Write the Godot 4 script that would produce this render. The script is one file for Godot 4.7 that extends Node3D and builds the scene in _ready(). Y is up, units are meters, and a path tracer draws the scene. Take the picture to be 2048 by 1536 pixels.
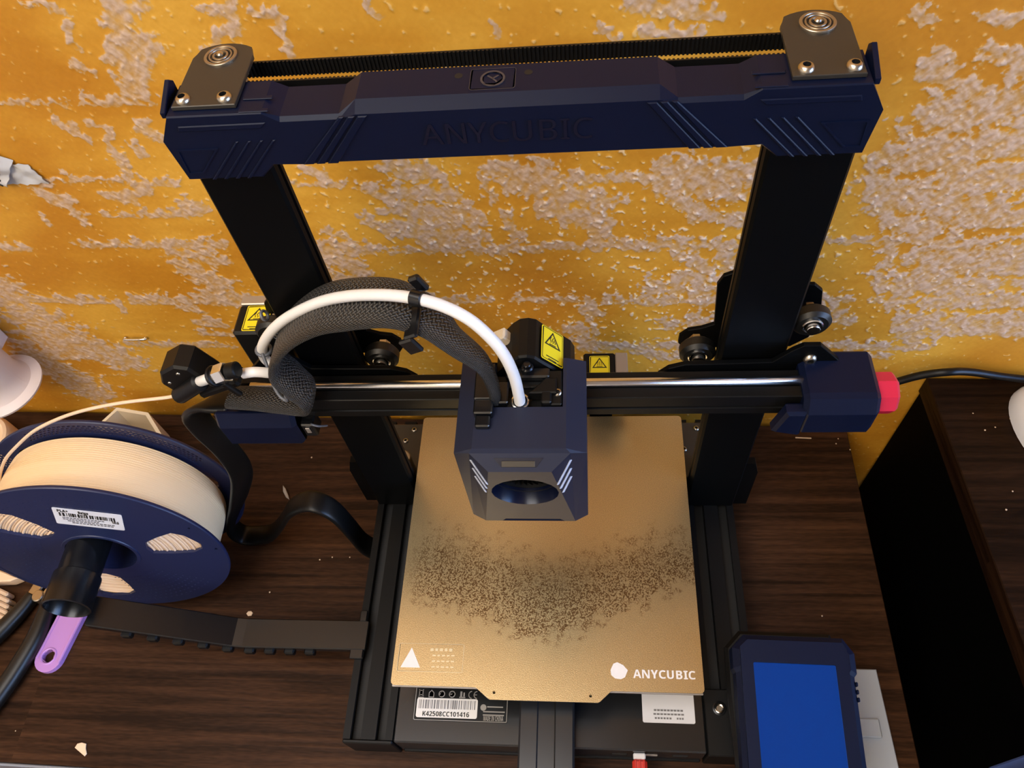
extends Node3D

# ---------------------------------------------------------------- helpers
var M := {}
var names := {}

func v3(x: float, y: float, z: float) -> Vector3:
	return Vector3(x, y, z)

func numbered(called: String) -> String:
	if not names.has(called):
		names[called] = 0
		return called
	names[called] += 1
	return "%s_%03d" % [called, names[called]]

func begin(smooth := false) -> SurfaceTool:
	var s := SurfaceTool.new()
	s.begin(Mesh.PRIMITIVE_TRIANGLES)
	s.set_smooth_group(0 if smooth else -1)
	return s

func tri(s: SurfaceTool, a: Vector3, b: Vector3, c: Vector3) -> void:   # counter-clockwise seen from outside
	s.set_uv(Vector2.ZERO)
	s.add_vertex(a)
	s.add_vertex(c)
	s.add_vertex(b)

func quad(s: SurfaceTool, a: Vector3, b: Vector3, c: Vector3, d: Vector3) -> void:
	tri(s, a, b, c)
	tri(s, a, c, d)

func face(s: SurfaceTool, pts: Array, inside: Vector3) -> void:   # a convex polygon turned away from a point
	var nn := Vector3.ZERO
	var mid := Vector3.ZERO
	for i in pts.size():
		nn += (pts[i] as Vector3).cross(pts[(i + 1) % pts.size()])
		mid += pts[i]
	mid /= pts.size()
	var p := pts.duplicate()
	if nn.dot(mid - inside) < 0.0:
		p.reverse()
	for i in range(1, p.size() - 1):
		tri(s, p[0], p[i], p[i + 1])

func add_box(s: SurfaceTool, c: Vector3, size: Vector3, bevel := 0.0, b := Basis.IDENTITY) -> void:
	var h := size / 2.0
	var k := minf(bevel, minf(h.x, minf(h.y, h.z)) * 0.9)
	var P := {}
	for sx in [-1, 1]:
		for sy in [-1, 1]:
			for sz in [-1, 1]:
				var g := Vector3(sx, sy, sz)
				for a in 3:
					var q := (h - Vector3(k, k, k)) * g
					q[a] = h[a] * g[a]
					P[[sx, sy, sz, a]] = c + b * q
	for a in 3:
		var u := (a + 1) % 3
		var w := (a + 2) % 3
		for d in [-1, 1]:
			var ps := []
			for e in [[-1, -1], [1, -1], [1, 1], [-1, 1]]:
				var g := [0, 0, 0]
				g[a] = d
				g[u] = e[0]
				g[w] = e[1]
				ps.append(P[[g[0], g[1], g[2], a]])
			face(s, ps, c)
	if k <= 0.0:
		return
	for a in 3:
		var u := (a + 1) % 3
		var w := (a + 2) % 3
		for e in [[-1, -1], [1, -1], [1, 1], [-1, 1]]:
			var g0 := [0, 0, 0]
			g0[a] = -1
			g0[u] = e[0]
			g0[w] = e[1]
			var g1 := g0.duplicate()
			g1[a] = 1
			face(s, [P[[g0[0], g0[1], g0[2], u]], P[[g1[0], g1[1], g1[2], u]], P[[g1[0], g1[1], g1[2], w]], P[[g0[0], g0[1], g0[2], w]]], c)
	for sx in [-1, 1]:
		for sy in [-1, 1]:
			for sz in [-1, 1]:
				face(s, [P[[sx, sy, sz, 0]], P[[sx, sy, sz, 1]], P[[sx, sy, sz, 2]]], c)

func area2(p: PackedVector2Array) -> float:
	var a := 0.0
	for i in p.size():
		a += p[i].cross(p[(i + 1) % p.size()])
	return a

func inset(p: PackedVector2Array, d: float) -> PackedVector2Array:
	var o := PackedVector2Array()
	var n := p.size()
	for i in n:
		var a := (p[i] - p[(i + n - 1) % n]).normalized()
		var b := (p[(i + 1) % n] - p[i]).normalized()
		var na := Vector2(-a.y, a.x)
		var nb := Vector2(-b.y, b.x)
		var m := (na + nb) / maxf(0.35, 1.0 + na.dot(nb))
		o.append(p[i] + m * d)
	return o

# extrude a polygon of the local xy plane from z0 to z1, both rims chamfered
func add_prism(s: SurfaceTool, poly: PackedVector2Array, z0: float, z1: float, t := Transform3D.IDENTITY, bevel := 0.0) -> void:
	var p := poly.duplicate()
	if area2(p) < 0.0:
		p.reverse()
	var n := p.size()
	var q := inset(p, bevel) if bevel > 0.0 else p
	var flip := t.basis.determinant() < 0.0
	var idx := Geometry2D.triangulate_polygon(q)
	var put := func(a: Vector3, b: Vector3, c: Vector3) -> void:
		if flip:
			tri(s, t * a, t * c, t * b)
		else:
			tri(s, t * a, t * b, t * c)
	for i in range(0, idx.size(), 3):
		var a := q[idx[i]]
		var b := q[idx[i + 1]]
		var c := q[idx[i + 2]]
		if (b - a).cross(c - a) < 0.0:
			var k := b
			b = c
			c = k
		put.call(v3(a.x, a.y, z1), v3(b.x, b.y, z1), v3(c.x, c.y, z1))
		put.call(v3(a.x, a.y, z0), v3(c.x, c.y, z0), v3(b.x, b.y, z0))
	for i in n:
		var j := (i + 1) % n
		var rows := [[p[i], p[j], z0 + bevel, z1 - bevel]]
		put.call(v3(p[i].x, p[i].y, z0 + bevel), v3(p[j].x, p[j].y, z0 + bevel), v3(p[j].x, p[j].y, z1 - bevel))
		put.call(v3(p[i].x, p[i].y, z0 + bevel), v3(p[j].x, p[j].y, z1 - bevel), v3(p[i].x, p[i].y, z1 - bevel))
		if bevel > 0.0:
			put.call(v3(p[i].x, p[i].y, z1 - bevel), v3(p[j].x, p[j].y, z1 - bevel), v3(q[j].x, q[j].y, z1))
			put.call(v3(p[i].x, p[i].y, z1 - bevel), v3(q[j].x, q[j].y, z1), v3(q[i].x, q[i].y, z1))
			put.call(v3(q[i].x, q[i].y, z0), v3(q[j].x, q[j].y, z0), v3(p[j].x, p[j].y, z0 + bevel))
			put.call(v3(q[i].x, q[i].y, z0), v3(p[j].x, p[j].y, z0 + bevel), v3(p[i].x, p[i].y, z0 + bevel))

func circle(c: Vector2, r: float, n := 24, a0 := 0.0) -> PackedVector2Array:
	var p := PackedVector2Array()
	for i in n:
		p.append(c + Vector2.from_angle(a0 + TAU * i / n) * r)
	return p

func pv(a: Array) -> PackedVector2Array:
	var p := PackedVector2Array()
	for i in range(0, a.size(), 2):
		p.append(Vector2(a[i], a[i + 1]))
	return p

func rounded(w: float, h: float, r: float, c := Vector2.ZERO, n := 4) -> PackedVector2Array:
	var p := PackedVector2Array()
	for k in 4:
		var o := Vector2((w / 2 - r) * [1, -1, -1, 1][k], (h / 2 - r) * [1, 1, -1, -1][k])
		for i in n + 1:
			p.append(c + o + Vector2.from_angle(PI / 2 * k + PI / 2 * i / n) * r)
	return p

func with_hole(outer: PackedVector2Array, hole: PackedVector2Array) -> PackedVector2Array:   # joins a hole to the outline by a seam
	var o := outer.duplicate()
	if area2(o) < 0.0:
		o.reverse()
	var h := hole.duplicate()
	if area2(h) > 0.0:
		h.reverse()
	var best := 1e9
	var bi := 0
	var bj := 0
	for i in o.size():
		for j in h.size():
			var d := o[i].distance_squared_to(h[j])
			if d < best:
				best = d
				bi = i
				bj = j
	var r := PackedVector2Array()
	for i in bi + 1:
		r.append(o[i])
	for j in h.size() + 1:
		r.append(h[(bj + j) % h.size()])
	for i in range(bi, o.size()):
		r.append(o[i])
	return r

# a flat plate with holes: caps by triangulation, walls along the outline and round each hole
func add_plate(s: SurfaceTool, outer: PackedVector2Array, holes: Array, z0: float, z1: float, t := Transform3D.IDENTITY) -> void:
	var o := outer.duplicate()
	if area2(o) < 0.0:
		o.reverse()
	var q := o
	for h in holes:
		q = with_hole(q, h)
	var idx := Geometry2D.triangulate_polygon(q)
	for i in range(0, idx.size(), 3):
		var a := q[idx[i]]
		var b := q[idx[i + 1]]
		var c := q[idx[i + 2]]
		if (b - a).cross(c - a) < 0.0:
			var k := b
			b = c
			c = k
		tri(s, t * v3(a.x, a.y, z1), t * v3(b.x, b.y, z1), t * v3(c.x, c.y, z1))
		tri(s, t * v3(a.x, a.y, z0), t * v3(c.x, c.y, z0), t * v3(b.x, b.y, z0))
	for k in holes.size() + 1:
		var p: PackedVector2Array = o if k == 0 else (holes[k - 1] as PackedVector2Array).duplicate()
		if k > 0 and area2(p) > 0.0:
			p.reverse()
		for i in p.size():
			var a := p[i]
			var b := p[(i + 1) % p.size()]
			quad(s, t * v3(a.x, a.y, z0), t * v3(b.x, b.y, z0), t * v3(b.x, b.y, z1), t * v3(a.x, a.y, z1))

# profile of (radius, height) turned round the local y axis
func add_lathe(s: SurfaceTool, prof: PackedVector2Array, seg := 32, t := Transform3D.IDENTITY) -> void:
	var group := PackedInt32Array()   # smooth round the turn, sharp where the profile bends
	var gk := 1
	for j in prof.size() - 1:
		if j > 0 and absf((prof[j] - prof[j - 1]).angle_to(prof[j + 1] - prof[j])) > 0.62:
			gk += 1
		group.append(gk if seg > 8 else -1)
	for i in seg:
		var a := TAU * i / seg
		var b := TAU * (i + 1) / seg
		for j in prof.size() - 1:
			var p := prof[j]
			var q := prof[j + 1]
			s.set_smooth_group(group[j])
			var pa := t * v3(p.x * cos(a), p.y, -p.x * sin(a))
			var pb := t * v3(p.x * cos(b), p.y, -p.x * sin(b))
			var qa := t * v3(q.x * cos(a), q.y, -q.x * sin(a))
			var qb := t * v3(q.x * cos(b), q.y, -q.x * sin(b))
			if p.x > 1e-7:
				tri(s, pa, pb, qb)
			if q.x > 1e-7:
				tri(s, pa, qb, qa)

func along(at: Vector3, dir: Vector3) -> Transform3D:   # local y along dir
	var y := dir.normalized()
	var x := (Vector3.UP if absf(y.y) < 0.9 else Vector3.RIGHT).cross(y).normalized()
	return Transform3D(Basis(x, y, x.cross(y)), at)

func add_rod(s: SurfaceTool, a: Vector3, b: Vector3, r: float, seg := 16, bevel := 0.0, r2 := -1.0) -> void:
	var L := a.distance_to(b)
	var e := r if r2 < 0.0 else r2
	add_lathe(s, PackedVector2Array([Vector2(0, 0), Vector2(r - bevel, 0), Vector2(r, bevel), Vector2(e, L - bevel), Vector2(e - bevel, L), Vector2(0, L)]), seg, along(a, b - a))

func spline(p: Array, per := 8) -> PackedVector3Array:
	var o := PackedVector3Array()
	var n := p.size()
	for i in n - 1:
		var a: Vector3 = p[maxi(i - 1, 0)]
		var b: Vector3 = p[i]
		var c: Vector3 = p[i + 1]
		var d: Vector3 = p[mini(i + 2, n - 1)]
		for k in per:
			o.append(b.cubic_interpolate(c, a, d, float(k) / per))
	o.append(p[n - 1])
	return o

# sweep an oval section; across[i] is the direction of the half width a[i], the half thickness is th
func add_sweep(s: SurfaceTool, p: PackedVector3Array, across: PackedVector3Array, a: PackedFloat32Array, th: PackedFloat32Array, seg := 16, power := 1.0, ulen := 0.02) -> void:
	var rings := []
	var us := PackedFloat32Array()
	var run := 0.0
	for i in p.size():
		var t := (p[mini(i + 1, p.size() - 1)] - p[maxi(i - 1, 0)]).normalized()
		var w := (across[i] - t * across[i].dot(t)).normalized()
		var n := t.cross(w)
		var ring := PackedVector3Array()
		for k in seg:
			var g := TAU * k / seg
			var cx := signf(cos(g)) * pow(absf(cos(g)), power)
			var cy := signf(sin(g)) * pow(absf(sin(g)), power)
			ring.append(p[i] + w * cx * a[i] + n * cy * th[i])
		rings.append(ring)
		if i > 0:
			run += p[i].distance_to(p[i - 1])
		us.append(run / ulen)
	for i in p.size() - 1:
		var r0: PackedVector3Array = rings[i]
		var r1: PackedVector3Array = rings[i + 1]
		for k in seg:
			var j := (k + 1) % seg
			var va := float(k) / seg
			var vb := float(k + 1) / seg
			var q := [[r0[k], us[i], va], [r1[j], us[i + 1], vb], [r0[j], us[i], vb], [r0[k], us[i], va], [r1[k], us[i + 1], va], [r1[j], us[i + 1], vb]]
			for m in q:
				s.set_uv(Vector2(m[1], m[2]))
				s.add_vertex(m[0])
	for e in [0, p.size() - 1]:
		var r: PackedVector3Array = rings[e]
		for k in seg:
			s.set_uv(Vector2.ZERO)
			var j := (k + 1) % seg
			if e == 0:
				tri(s, p[e], r[j], r[k])
			else:
				tri(s, p[e], r[k], r[j])

func add_tube(s: SurfaceTool, p: PackedVector3Array, r: float, seg := 12) -> void:
	var ac := PackedVector3Array()
	var a := PackedFloat32Array()
	var up := Vector3(0.13, 0.31, 0.94)
	for i in p.size():
		var t := (p[mini(i + 1, p.size() - 1)] - p[maxi(i - 1, 0)]).normalized()
		up = (up - t * up.dot(t)).normalized()
		ac.append(up)
		a.append(r)
	add_sweep(s, p, ac, a, a, seg)

func add_ring(s: SurfaceTool, c: Vector3, axis: Vector3, R: float, r: float, seg := 28, sub := 8) -> void:
	var pr := PackedVector2Array()
	for k in sub + 1:
		var g := -PI / 2 + TAU * k / sub
		pr.append(Vector2(R + cos(g) * r, sin(g) * r))
	add_lathe(s, pr, seg, along(c, axis))

func done(s: SurfaceTool, m: Material, tangents := false) -> ArrayMesh:
	s.generate_normals()
	if tangents:
		s.generate_tangents()
	var me := s.commit()
	me.surface_set_material(0, m)
	return me

func put(called: String, mesh: Mesh, parent: Node = self, label := "") -> MeshInstance3D:
	var o := MeshInstance3D.new()
	o.name = numbered(called) if parent == self else called
	o.mesh = mesh
	o.cast_shadow = GeometryInstance3D.SHADOW_CASTING_SETTING_ON
	parent.add_child(o, true)
	if label:
		o.set_meta("label", label)
	return o

func tag(o: Node, label: String, category: String, group := "") -> void:
	o.set_meta("label", label)
	o.set_meta("category", category)
	if group:
		o.set_meta("group", group)

func thing(called: String, label: String, category: String, at := Vector3.ZERO, group := "") -> Node3D:
	var o := Node3D.new()
	o.name = numbered(called)
	add_child(o)
	o.position = at
	tag(o, label, category, group)
	return o

func struct(called: String, mesh: Mesh) -> MeshInstance3D:
	var o := put(called, mesh)
	o.set_meta("kind", "structure")
	return o

func simple(called: String, c: Vector3, size: Vector3, bevel: float, m: Material, parent: Node = self, b := Basis.IDENTITY, label := "") -> MeshInstance3D:
	var s := begin()
	add_box(s, c, size, bevel, b)
	return put(called, done(s, m), parent, label)

func lettering(parent: Node, called: String, txt: String, height: float, width: float, t: Transform3D, m: Material, bold := true, depth := 0.0003) -> void:
	var f := SystemFont.new()
	f.font_names = PackedStringArray(["Droid Sans"])
	f.font_weight = 700 if bold else 400
	var tm := TextMesh.new()
	tm.font = f
	tm.text = txt
	tm.font_size = 48
	tm.pixel_size = height / (48.0 * 0.714)
	tm.depth = depth
	tm.curve_step = 2.0
	tm.material = m
	var o := MeshInstance3D.new()
	o.name = called
	o.mesh = tm
	var wd := tm.get_aabb().size.x
	o.transform = t * Transform3D(Basis.from_scale(Vector3(width / wd if wd > 0.0 and width > 0.0 else 1.0, 1, 1)), Vector3.ZERO)
	parent.add_child(o, true)

# plane whose local x, y are given (z out of the face)
func frame(at: Vector3, x: Vector3, y: Vector3) -> Transform3D:
	var a := x.normalized()
	var b := (y - a * y.dot(a)).normalized()
	return Transform3D(Basis(a, b, a.cross(b)), at)

func mat(col: Color, rough := 0.5, metal := 0.0, spec := 0.5) -> StandardMaterial3D:
	var m := StandardMaterial3D.new()
	m.albedo_color = col
	m.roughness = rough
	m.metallic = metal
	m.metallic_specular = spec
	return m

func c8(r: int, g: int, b: int) -> Color:
	return Color(r / 255.0, g / 255.0, b / 255.0)

func noise(seed_: int, freq: float, type := FastNoiseLite.TYPE_SIMPLEX_SMOOTH, oct := 3) -> FastNoiseLite:
	var n := FastNoiseLite.new()
	n.seed = seed_
	n.frequency = freq
	n.noise_type = type
	n.fractal_octaves = oct
	n.fractal_type = FastNoiseLite.FRACTAL_FBM if oct > 1 else FastNoiseLite.FRACTAL_NONE
	return n

# bytes of a noise picture w x h, made at (w / sx, h / sy) and stretched
func noise_bytes(n: FastNoiseLite, w: int, h: int, sx := 1, sy := 1) -> PackedByteArray:
	var im := n.get_image(w / sx, h / sy, false, false, true)
	im.convert(Image.FORMAT_L8)
	if sx > 1 or sy > 1:
		im.resize(w, h, Image.INTERPOLATE_CUBIC)
	return im.get_data()

func tex(im: Image) -> ImageTexture:
	im.generate_mipmaps()
	return ImageTexture.create_from_image(im)

# ---------------------------------------------------------------- materials
func make_materials() -> void:
	M.navy = mat(c8(9, 17, 40), 0.4, 0.0, 0.3)
	M.navy_head = mat(c8(33, 37, 54), 0.4, 0.0, 0.35)
	M.navy_print = mat(c8(8, 14, 36), 0.26)
	M.navy_spool = mat(c8(26, 35, 70), 0.42)
	M.black = mat(c8(11, 11, 11), 0.42, 0.0, 0.35)
	M.black_gloss = mat(c8(15, 16, 18), 0.25)
	M.black_metal = mat(c8(7, 8, 9), 0.42, 0.0, 0.2)
	M.rail = mat(c8(17, 17, 17), 0.38, 0.0, 0.28)
	M.groove = mat(c8(9, 9, 10), 0.6)
	M.grey_case = mat(c8(30, 31, 33), 0.2)
	M.plate_metal = mat(c8(70, 66, 60), 0.36, 0.55)
	M.chrome = mat(c8(240, 238, 232), 0.2, 1.0)
	M.bearing = mat(c8(168, 156, 136), 0.36, 0.9)
	M.steel = mat(c8(196, 188, 172), 0.28, 1.0)
	M.alu = mat(c8(176, 168, 158), 0.4, 0.7)
	M.white_tube = mat(c8(236, 234, 230), 0.3)
	M.white = mat(c8(222, 222, 226), 0.5)
	M.lid = mat(c8(168, 178, 192), 0.5)
	M.white_print = mat(c8(226, 214, 214), 0.42)
	M.stripe = mat(c8(196, 204, 222), 0.5)
	M.beige = mat(c8(232, 204, 172), 0.42)
	M.beige_print = mat(c8(206, 180, 152), 0.55)
	M.cream = mat(c8(226, 208, 176), 0.5)
	M.yellow = mat(c8(238, 214, 30), 0.45)
	M.ink = mat(c8(24, 22, 16), 0.6)
	M.grey_ink = mat(c8(120, 118, 118), 0.6)
	M.faint = mat(c8(150, 146, 140), 0.6)
	M.red = mat(c8(205, 34, 62), 0.35)
	M.red_cable = mat(c8(196, 50, 40), 0.4)
	M.lilac = mat(c8(186, 136, 204), 0.36)
	M.rubber = mat(c8(14, 14, 13), 0.42)
	M.cable = mat(c8(10, 10, 10), 0.4, 0.0, 0.4)
	M.zip = mat(c8(96, 100, 108), 0.35)
	M.screen = mat(c8(4, 14, 48), 0.12, 0.0, 0.35)
	M.screen.emission_enabled = true
	M.screen.emission = c8(6, 66, 160)  # blue glow stands in for sky mirrored in the switched-off display
	M.screen.emission_energy_multiplier = 0.62
	M.white_mark = mat(c8(232, 228, 222), 0.5)
	M.paper = mat(c8(196, 194, 192), 0.7)
	M.pale_blue = mat(c8(120, 156, 205), 0.5)
	M.dark_blue = mat(c8(40, 62, 110), 0.5)
	M.room = mat(c8(214, 210, 204), 0.9)
	M.frame_white = mat(c8(230, 230, 228), 0.5)
	M.dark_board = mat(c8(4, 4, 4), 0.6, 0.0, 0.1)
	M.filament = filament_material()
	M.braid = braid_material()
	M.wood = wood_material()
	M.wood_shaded = M.wood.duplicate()
	M.wood_shaded.albedo_color = c8(168, 166, 164)  # same wood, darkened so its colour carries the shade over the side desk
	M.pei = plate_material()

func filament_material() -> StandardMaterial3D:   # wound strands: fine ridges across the winding's width
	var w := 256
	var im := Image.create(w, 8, false, Image.FORMAT_L8)
	for x in w:
		var a := absf(sin(PI * x / 8.0))
		for y in 8:
			im.set_pixel(x, y, Color(a, a, a))
	var m := mat(c8(240, 210, 166), 0.34)
	m.heightmap_enabled = true
	m.heightmap_texture = tex(im)
	m.heightmap_scale = 0.006
	return m

func braid_material() -> StandardMaterial3D:   # diagonal over and under strands of the cable sleeve
	var w := 64
	var col := Image.create(w, w, false, Image.FORMAT_RGB8)
	var hm := Image.create(w, w, false, Image.FORMAT_L8)
	for y in w:
		for x in w:
			var a := fposmod((x + y) / 16.0, 2.0)
			var b := fposmod((x - y) / 16.0, 2.0)
			var sa := sin(PI * fposmod(a, 1.0))
			var sb := sin(PI * fposmod(b, 1.0))
			var over := (int(a) + int(b)) % 2 == 0
			var h := maxf(sa, sb * 0.75) if over else maxf(sb, sa * 0.75)
			h = clampf(h * 1.6 - 0.55, 0.0, 1.0)
			hm.set_pixel(x, y, Color(h, h, h))
			col.set_pixel(x, y, c8(3, 3, 3).lerp(c8(84, 80, 74), h * h))
	var m := mat(Color.WHITE, 0.42)
	m.albedo_texture = tex(col)
	m.heightmap_enabled = true
	m.heightmap_texture = tex(hm)
	m.heightmap_scale = 0.08
	m.uv1_scale = Vector3(2.5, 8, 1)
	return m

func wood_material() -> StandardMaterial3D:   # dark wenge laminate, grain along x
	var w := 1024
	var a := noise_bytes(noise(11, 0.02, FastNoiseLite.TYPE_SIMPLEX_SMOOTH, 4), w, w, 16, 1)
	var b := noise_bytes(noise(12, 0.07, FastNoiseLite.TYPE_SIMPLEX_SMOOTH, 3), w, w, 32, 1)
	var d := noise_bytes(noise(13, 0.25, FastNoiseLite.TYPE_SIMPLEX_SMOOTH, 2), w, w, 8, 1)
	var out := PackedByteArray()
	out.resize(w * w * 3)
	var hb := PackedByteArray()
	hb.resize(w * w)
	for i in w * w:
		var t := (a[i] * 0.35 + b[i] * 0.4 + d[i] * 0.25) / 255.0
		t = clampf((t - 0.5) * 2.0 + 0.5, 0.0, 1.0)
		out[i * 3] = int(34 + 40 * t)
		out[i * 3 + 1] = int(21 + 28 * t)
		out[i * 3 + 2] = int(13 + 19 * t)
		hb[i] = int(255 * t)
	var m := mat(Color.WHITE, 0.42, 0.0, 0.2)
	m.albedo_texture = tex(Image.create_from_data(w, w, false, Image.FORMAT_RGB8, out))
	m.heightmap_enabled = true
	m.heightmap_texture = tex(Image.create_from_data(w, w, false, Image.FORMAT_L8, hb))
	m.heightmap_scale = 0.012
	m.uv1_triplanar = true
	m.uv1_scale = Vector3(2.2, 2.2, 2.2)
	return m

func plate_material() -> StandardMaterial3D:   # gold spring steel with a grainy coat; speckled band of smears plus the head's painted reflection
	var w := 1024
	var g := noise_bytes(noise(21, 0.3, FastNoiseLite.TYPE_SIMPLEX_SMOOTH, 2), w, w)
	var k := noise_bytes(noise(22, 0.34, FastNoiseLite.TYPE_VALUE, 1), w, w, 1, 1)
	var e := noise_bytes(noise(23, 0.02, FastNoiseLite.TYPE_SIMPLEX_SMOOTH, 3), w, w)
	var col := PackedByteArray()
	col.resize(w * w * 3)
	var hb := PackedByteArray()
	hb.resize(w * w)
	for y in w:
		var fz := float(y) / w            # 0 at the back edge, 1 past the front tab
		for x in w:
			var i := y * w + x
			var fx := float(x) / w
			# the band of smears and painted reflection hangs like a garland: low in the middle right, rising to both sides
			var lo := 0.69 + 0.17 * exp(-pow((fx - 0.50) / 0.20, 2.0)) + 0.03 * sin(fx * 9.0) - 0.08 * smoothstep(0.72, 1.0, fx) + (e[i] / 255.0 - 0.5) * 0.11
			lo = minf(lo, 0.84)
			var hi := 0.50 + 0.10 * exp(-pow((fx - 0.52) / 0.22, 2.0)) + (e[i] / 255.0 - 0.5) * 0.16
			var band := smoothstep(hi - 0.09, hi + 0.10, fz) * (1.0 - smoothstep(lo - 0.05, lo + 0.015, fz))
			band *= smoothstep(-0.02, 0.10, fx)
			var n := g[i] / 255.0
			var spk := smoothstep(0.40, 0.66, k[i] / 255.0) * band
			var t := 0.93 + 0.30 * (n - 0.5)
			var r := lerpf(206.0 * t, 98.0, spk * 0.8)
			var gg := lerpf(184.0 * t, 70.0, spk * 0.8)
			var bb := lerpf(138.0 * t, 40.0, spk * 0.8)
			col[i * 3] = int(clampf(r, 0, 255))
			col[i * 3 + 1] = int(clampf(gg, 0, 255))
			col[i * 3 + 2] = int(clampf(bb, 0, 255))
			hb[i] = int(clampf(255.0 * (0.5 + (n - 0.5) * (0.55 + 0.45 * band)), 0, 255))
	var m := mat(Color.WHITE, 0.29, 0.85)
	m.albedo_texture = tex(Image.create_from_data(w, w, false, Image.FORMAT_RGB8, col))
	m.heightmap_enabled = true
	m.heightmap_texture = tex(Image.create_from_data(w, w, false, Image.FORMAT_L8, hb))
	m.heightmap_scale = 0.012
	return m

# ---------------------------------------------------------------- the wall: old yellow paint, scraped to the plaster in patches
const WALL_Z := -0.178
const WALL_SLOPE := 0.03
const WX0 := -0.66
const WY1 := 0.48
const WW := 1.10
const WH := 0.60

func wall_t() -> Transform3D:
	return frame(v3(0, 0, WALL_Z), v3(1, 0, WALL_SLOPE), Vector3.UP)

func wall_z(x: float) -> float:
	return WALL_Z + WALL_SLOPE * x

func make_wall() -> void:
	var w := 2048
	var h := 1117
	# hand-placed scraped patches, millimetres on the wall: from, to, half width
	var strokes := [-238,455,-218,454,7,-236,449,-233,427,11,-236,437,-248,400,10,-239,417,-251,391,8,-259,391,-241,387,3,-286,456,-264,451,3,-269,443,-268,426,3,-278,418,-272,408,3,-162,449,-172,434,6,-177,434,-186,420,4,-183,447,-167,446,3,-345,391,-299,389,3,-290,389,-235,386,3,-289,369,-290,328,4,-316,375,-302,354,3,-300,373,-292,371,3,-275,357,-266,345,3,-256,372,-256,358,3,-365,326,-259,321,4,-364,315,-352,287,10,-311,307,-286,314,7,-333,289,-304,288,3,-295,288,-253,292,5,-259,303,-252,293,5,-306,312,-298,304,6,-381,286,-379,281,4,-441,257,-419,255,5,-369,256,-252,257,5,-295,251,-260,239,10,-290,233,-269,195,15,-296,195,-245,188,8,-457,189,-407,187,5,-402,188,-388,187,5,-361,190,-246,186,6,-380,189,-378,170,3,-474,208,-478,159,22,-479,181,-467,120,30,-463,152,-424,96,26,-510,111,-482,30,22,-323,178,-306,175,6,-312,160,-296,153,6,-318,142,-287,140,5,-404,123,-299,123,4,-158,328,-149,327,5,-170,318,-134,316,4,-119,312,-110,305,5,-166,271,-148,266,4,-97,330,-65,323,8,-104,307,-61,307,8,-100,291,-53,285,11,-104,273,-45,264,11,-87,260,-49,256,7,-123,281,-113,268,7,-171,255,-134,252,6,-167,244,-148,223,11,-177,223,-135,205,7,-121,249,-97,249,3,-97,250,-27,248,4,-35,251,-1,249,4,-37,324,-30,299,4,-26,328,4,323,9,-14,317,3,308,10,-24,284,-15,259,4,-3,321,143,313,5,87,326,142,320,8,13,307,49,298,9,11,289,48,278,9,37,274,48,263,6,55,263,63,258,3,84,310,138,303,7,92,297,120,287,5,114,282,142,277,6,3,253,41,251,4,44,254,85,251,4,81,255,146,251,5,102,242,128,225,6,110,219,134,204,8,87,207,131,198,8,132,252,152,213,7,-112,195,-92,189,4,-92,189,-50,188,4,-23,191,2,190,4,4,191,32,190,3,49,189,140,188,5,36,182,43,127,5,23,149,36,127,8,94,163,107,156,5,123,163,138,156,8,25,127,114,127,5,76,120,107,111,6,62,442,108,431,6,71,424,93,420,4,38,425,55,421,3,-18,431,-13,427,3,-88,443,-79,441,3,-140,434,-143,417,3,-148,445,-139,439,3,216,318,234,316,8,224,303,273,300,11,236,290,263,294,12,250,275,278,270,11,264,261,289,255,10,235,324,265,323,9,228,396,262,378,7,250,365,289,371,16,253,339,303,338,15,270,319,315,310,13,277,289,313,279,18,290,235,347,234,26,280,213,328,207,15,259,404,279,394,8,244,425,262,421,4,210,431,221,422,3,227,408,237,402,4,223,353,237,346,4,221,328,228,336,5,208,256,253,254,3,249,246,257,230,7,249,221,274,195,7,216,192,235,191,4,257,190,286,189,4,224,182,242,164,7,271,183,288,164,6,287,164,306,131,9,238,130,315,129,5,253,119,292,112,5,303,164,380,158,16,306,189,366,189,12]
	var cw := w / 4
	var ch := 280
	var patch := PackedFloat32Array()
	patch.resize(cw * ch)
	patch.fill(-1.0)
	var mmx := WW * 1000.0 / cw
	var mmy := WH * 1000.0 / ch
	for k in range(0, strokes.size(), 5):
		var a := Vector2(strokes[k], strokes[k + 1])
		var b := Vector2(strokes[k + 2], strokes[k + 3])
		var r := float(strokes[k + 4])
		var x0 := int((minf(a.x, b.x) - 2.4 * r - WX0 * 1000.0) / mmx)
		var x1 := int((maxf(a.x, b.x) + 2.4 * r - WX0 * 1000.0) / mmx)
		var y0 := int((WY1 * 1000.0 - maxf(a.y, b.y) - 2.4 * r) / mmy)
		var y1 := int((WY1 * 1000.0 - minf(a.y, b.y) + 2.4 * r) / mmy)
		for y in range(maxi(0, y0), mini(ch, y1 + 1)):
			for x in range(maxi(0, x0), mini(cw, x1 + 1)):
				var p := Vector2(WX0 * 1000.0 + (x + 0.5) * mmx, WY1 * 1000.0 - (y + 0.5) * mmy)
				var q := Geometry2D.get_closest_point_to_segment(p, a, b)
				var v := clampf(1.15 - p.distance_to(q) / r, -1.0, 1.0)
				if v > patch[y * cw + x]:
					patch[y * cw + x] = v
	var pb := PackedByteArray()
	pb.resize(cw * ch)
	for i in cw * ch:
		pb[i] = int((patch[i] * 0.5 + 0.5) * 255.0)
	var pim := Image.create_from_data(cw, ch, false, Image.FORMAT_L8, pb)
	pim.resize(w, h, Image.INTERPOLATE_CUBIC)
	var P := pim.get_data()
	var warp := noise_bytes(noise(31, 0.018, FastNoiseLite.TYPE_SIMPLEX_SMOOTH, 4), w, h)
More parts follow.
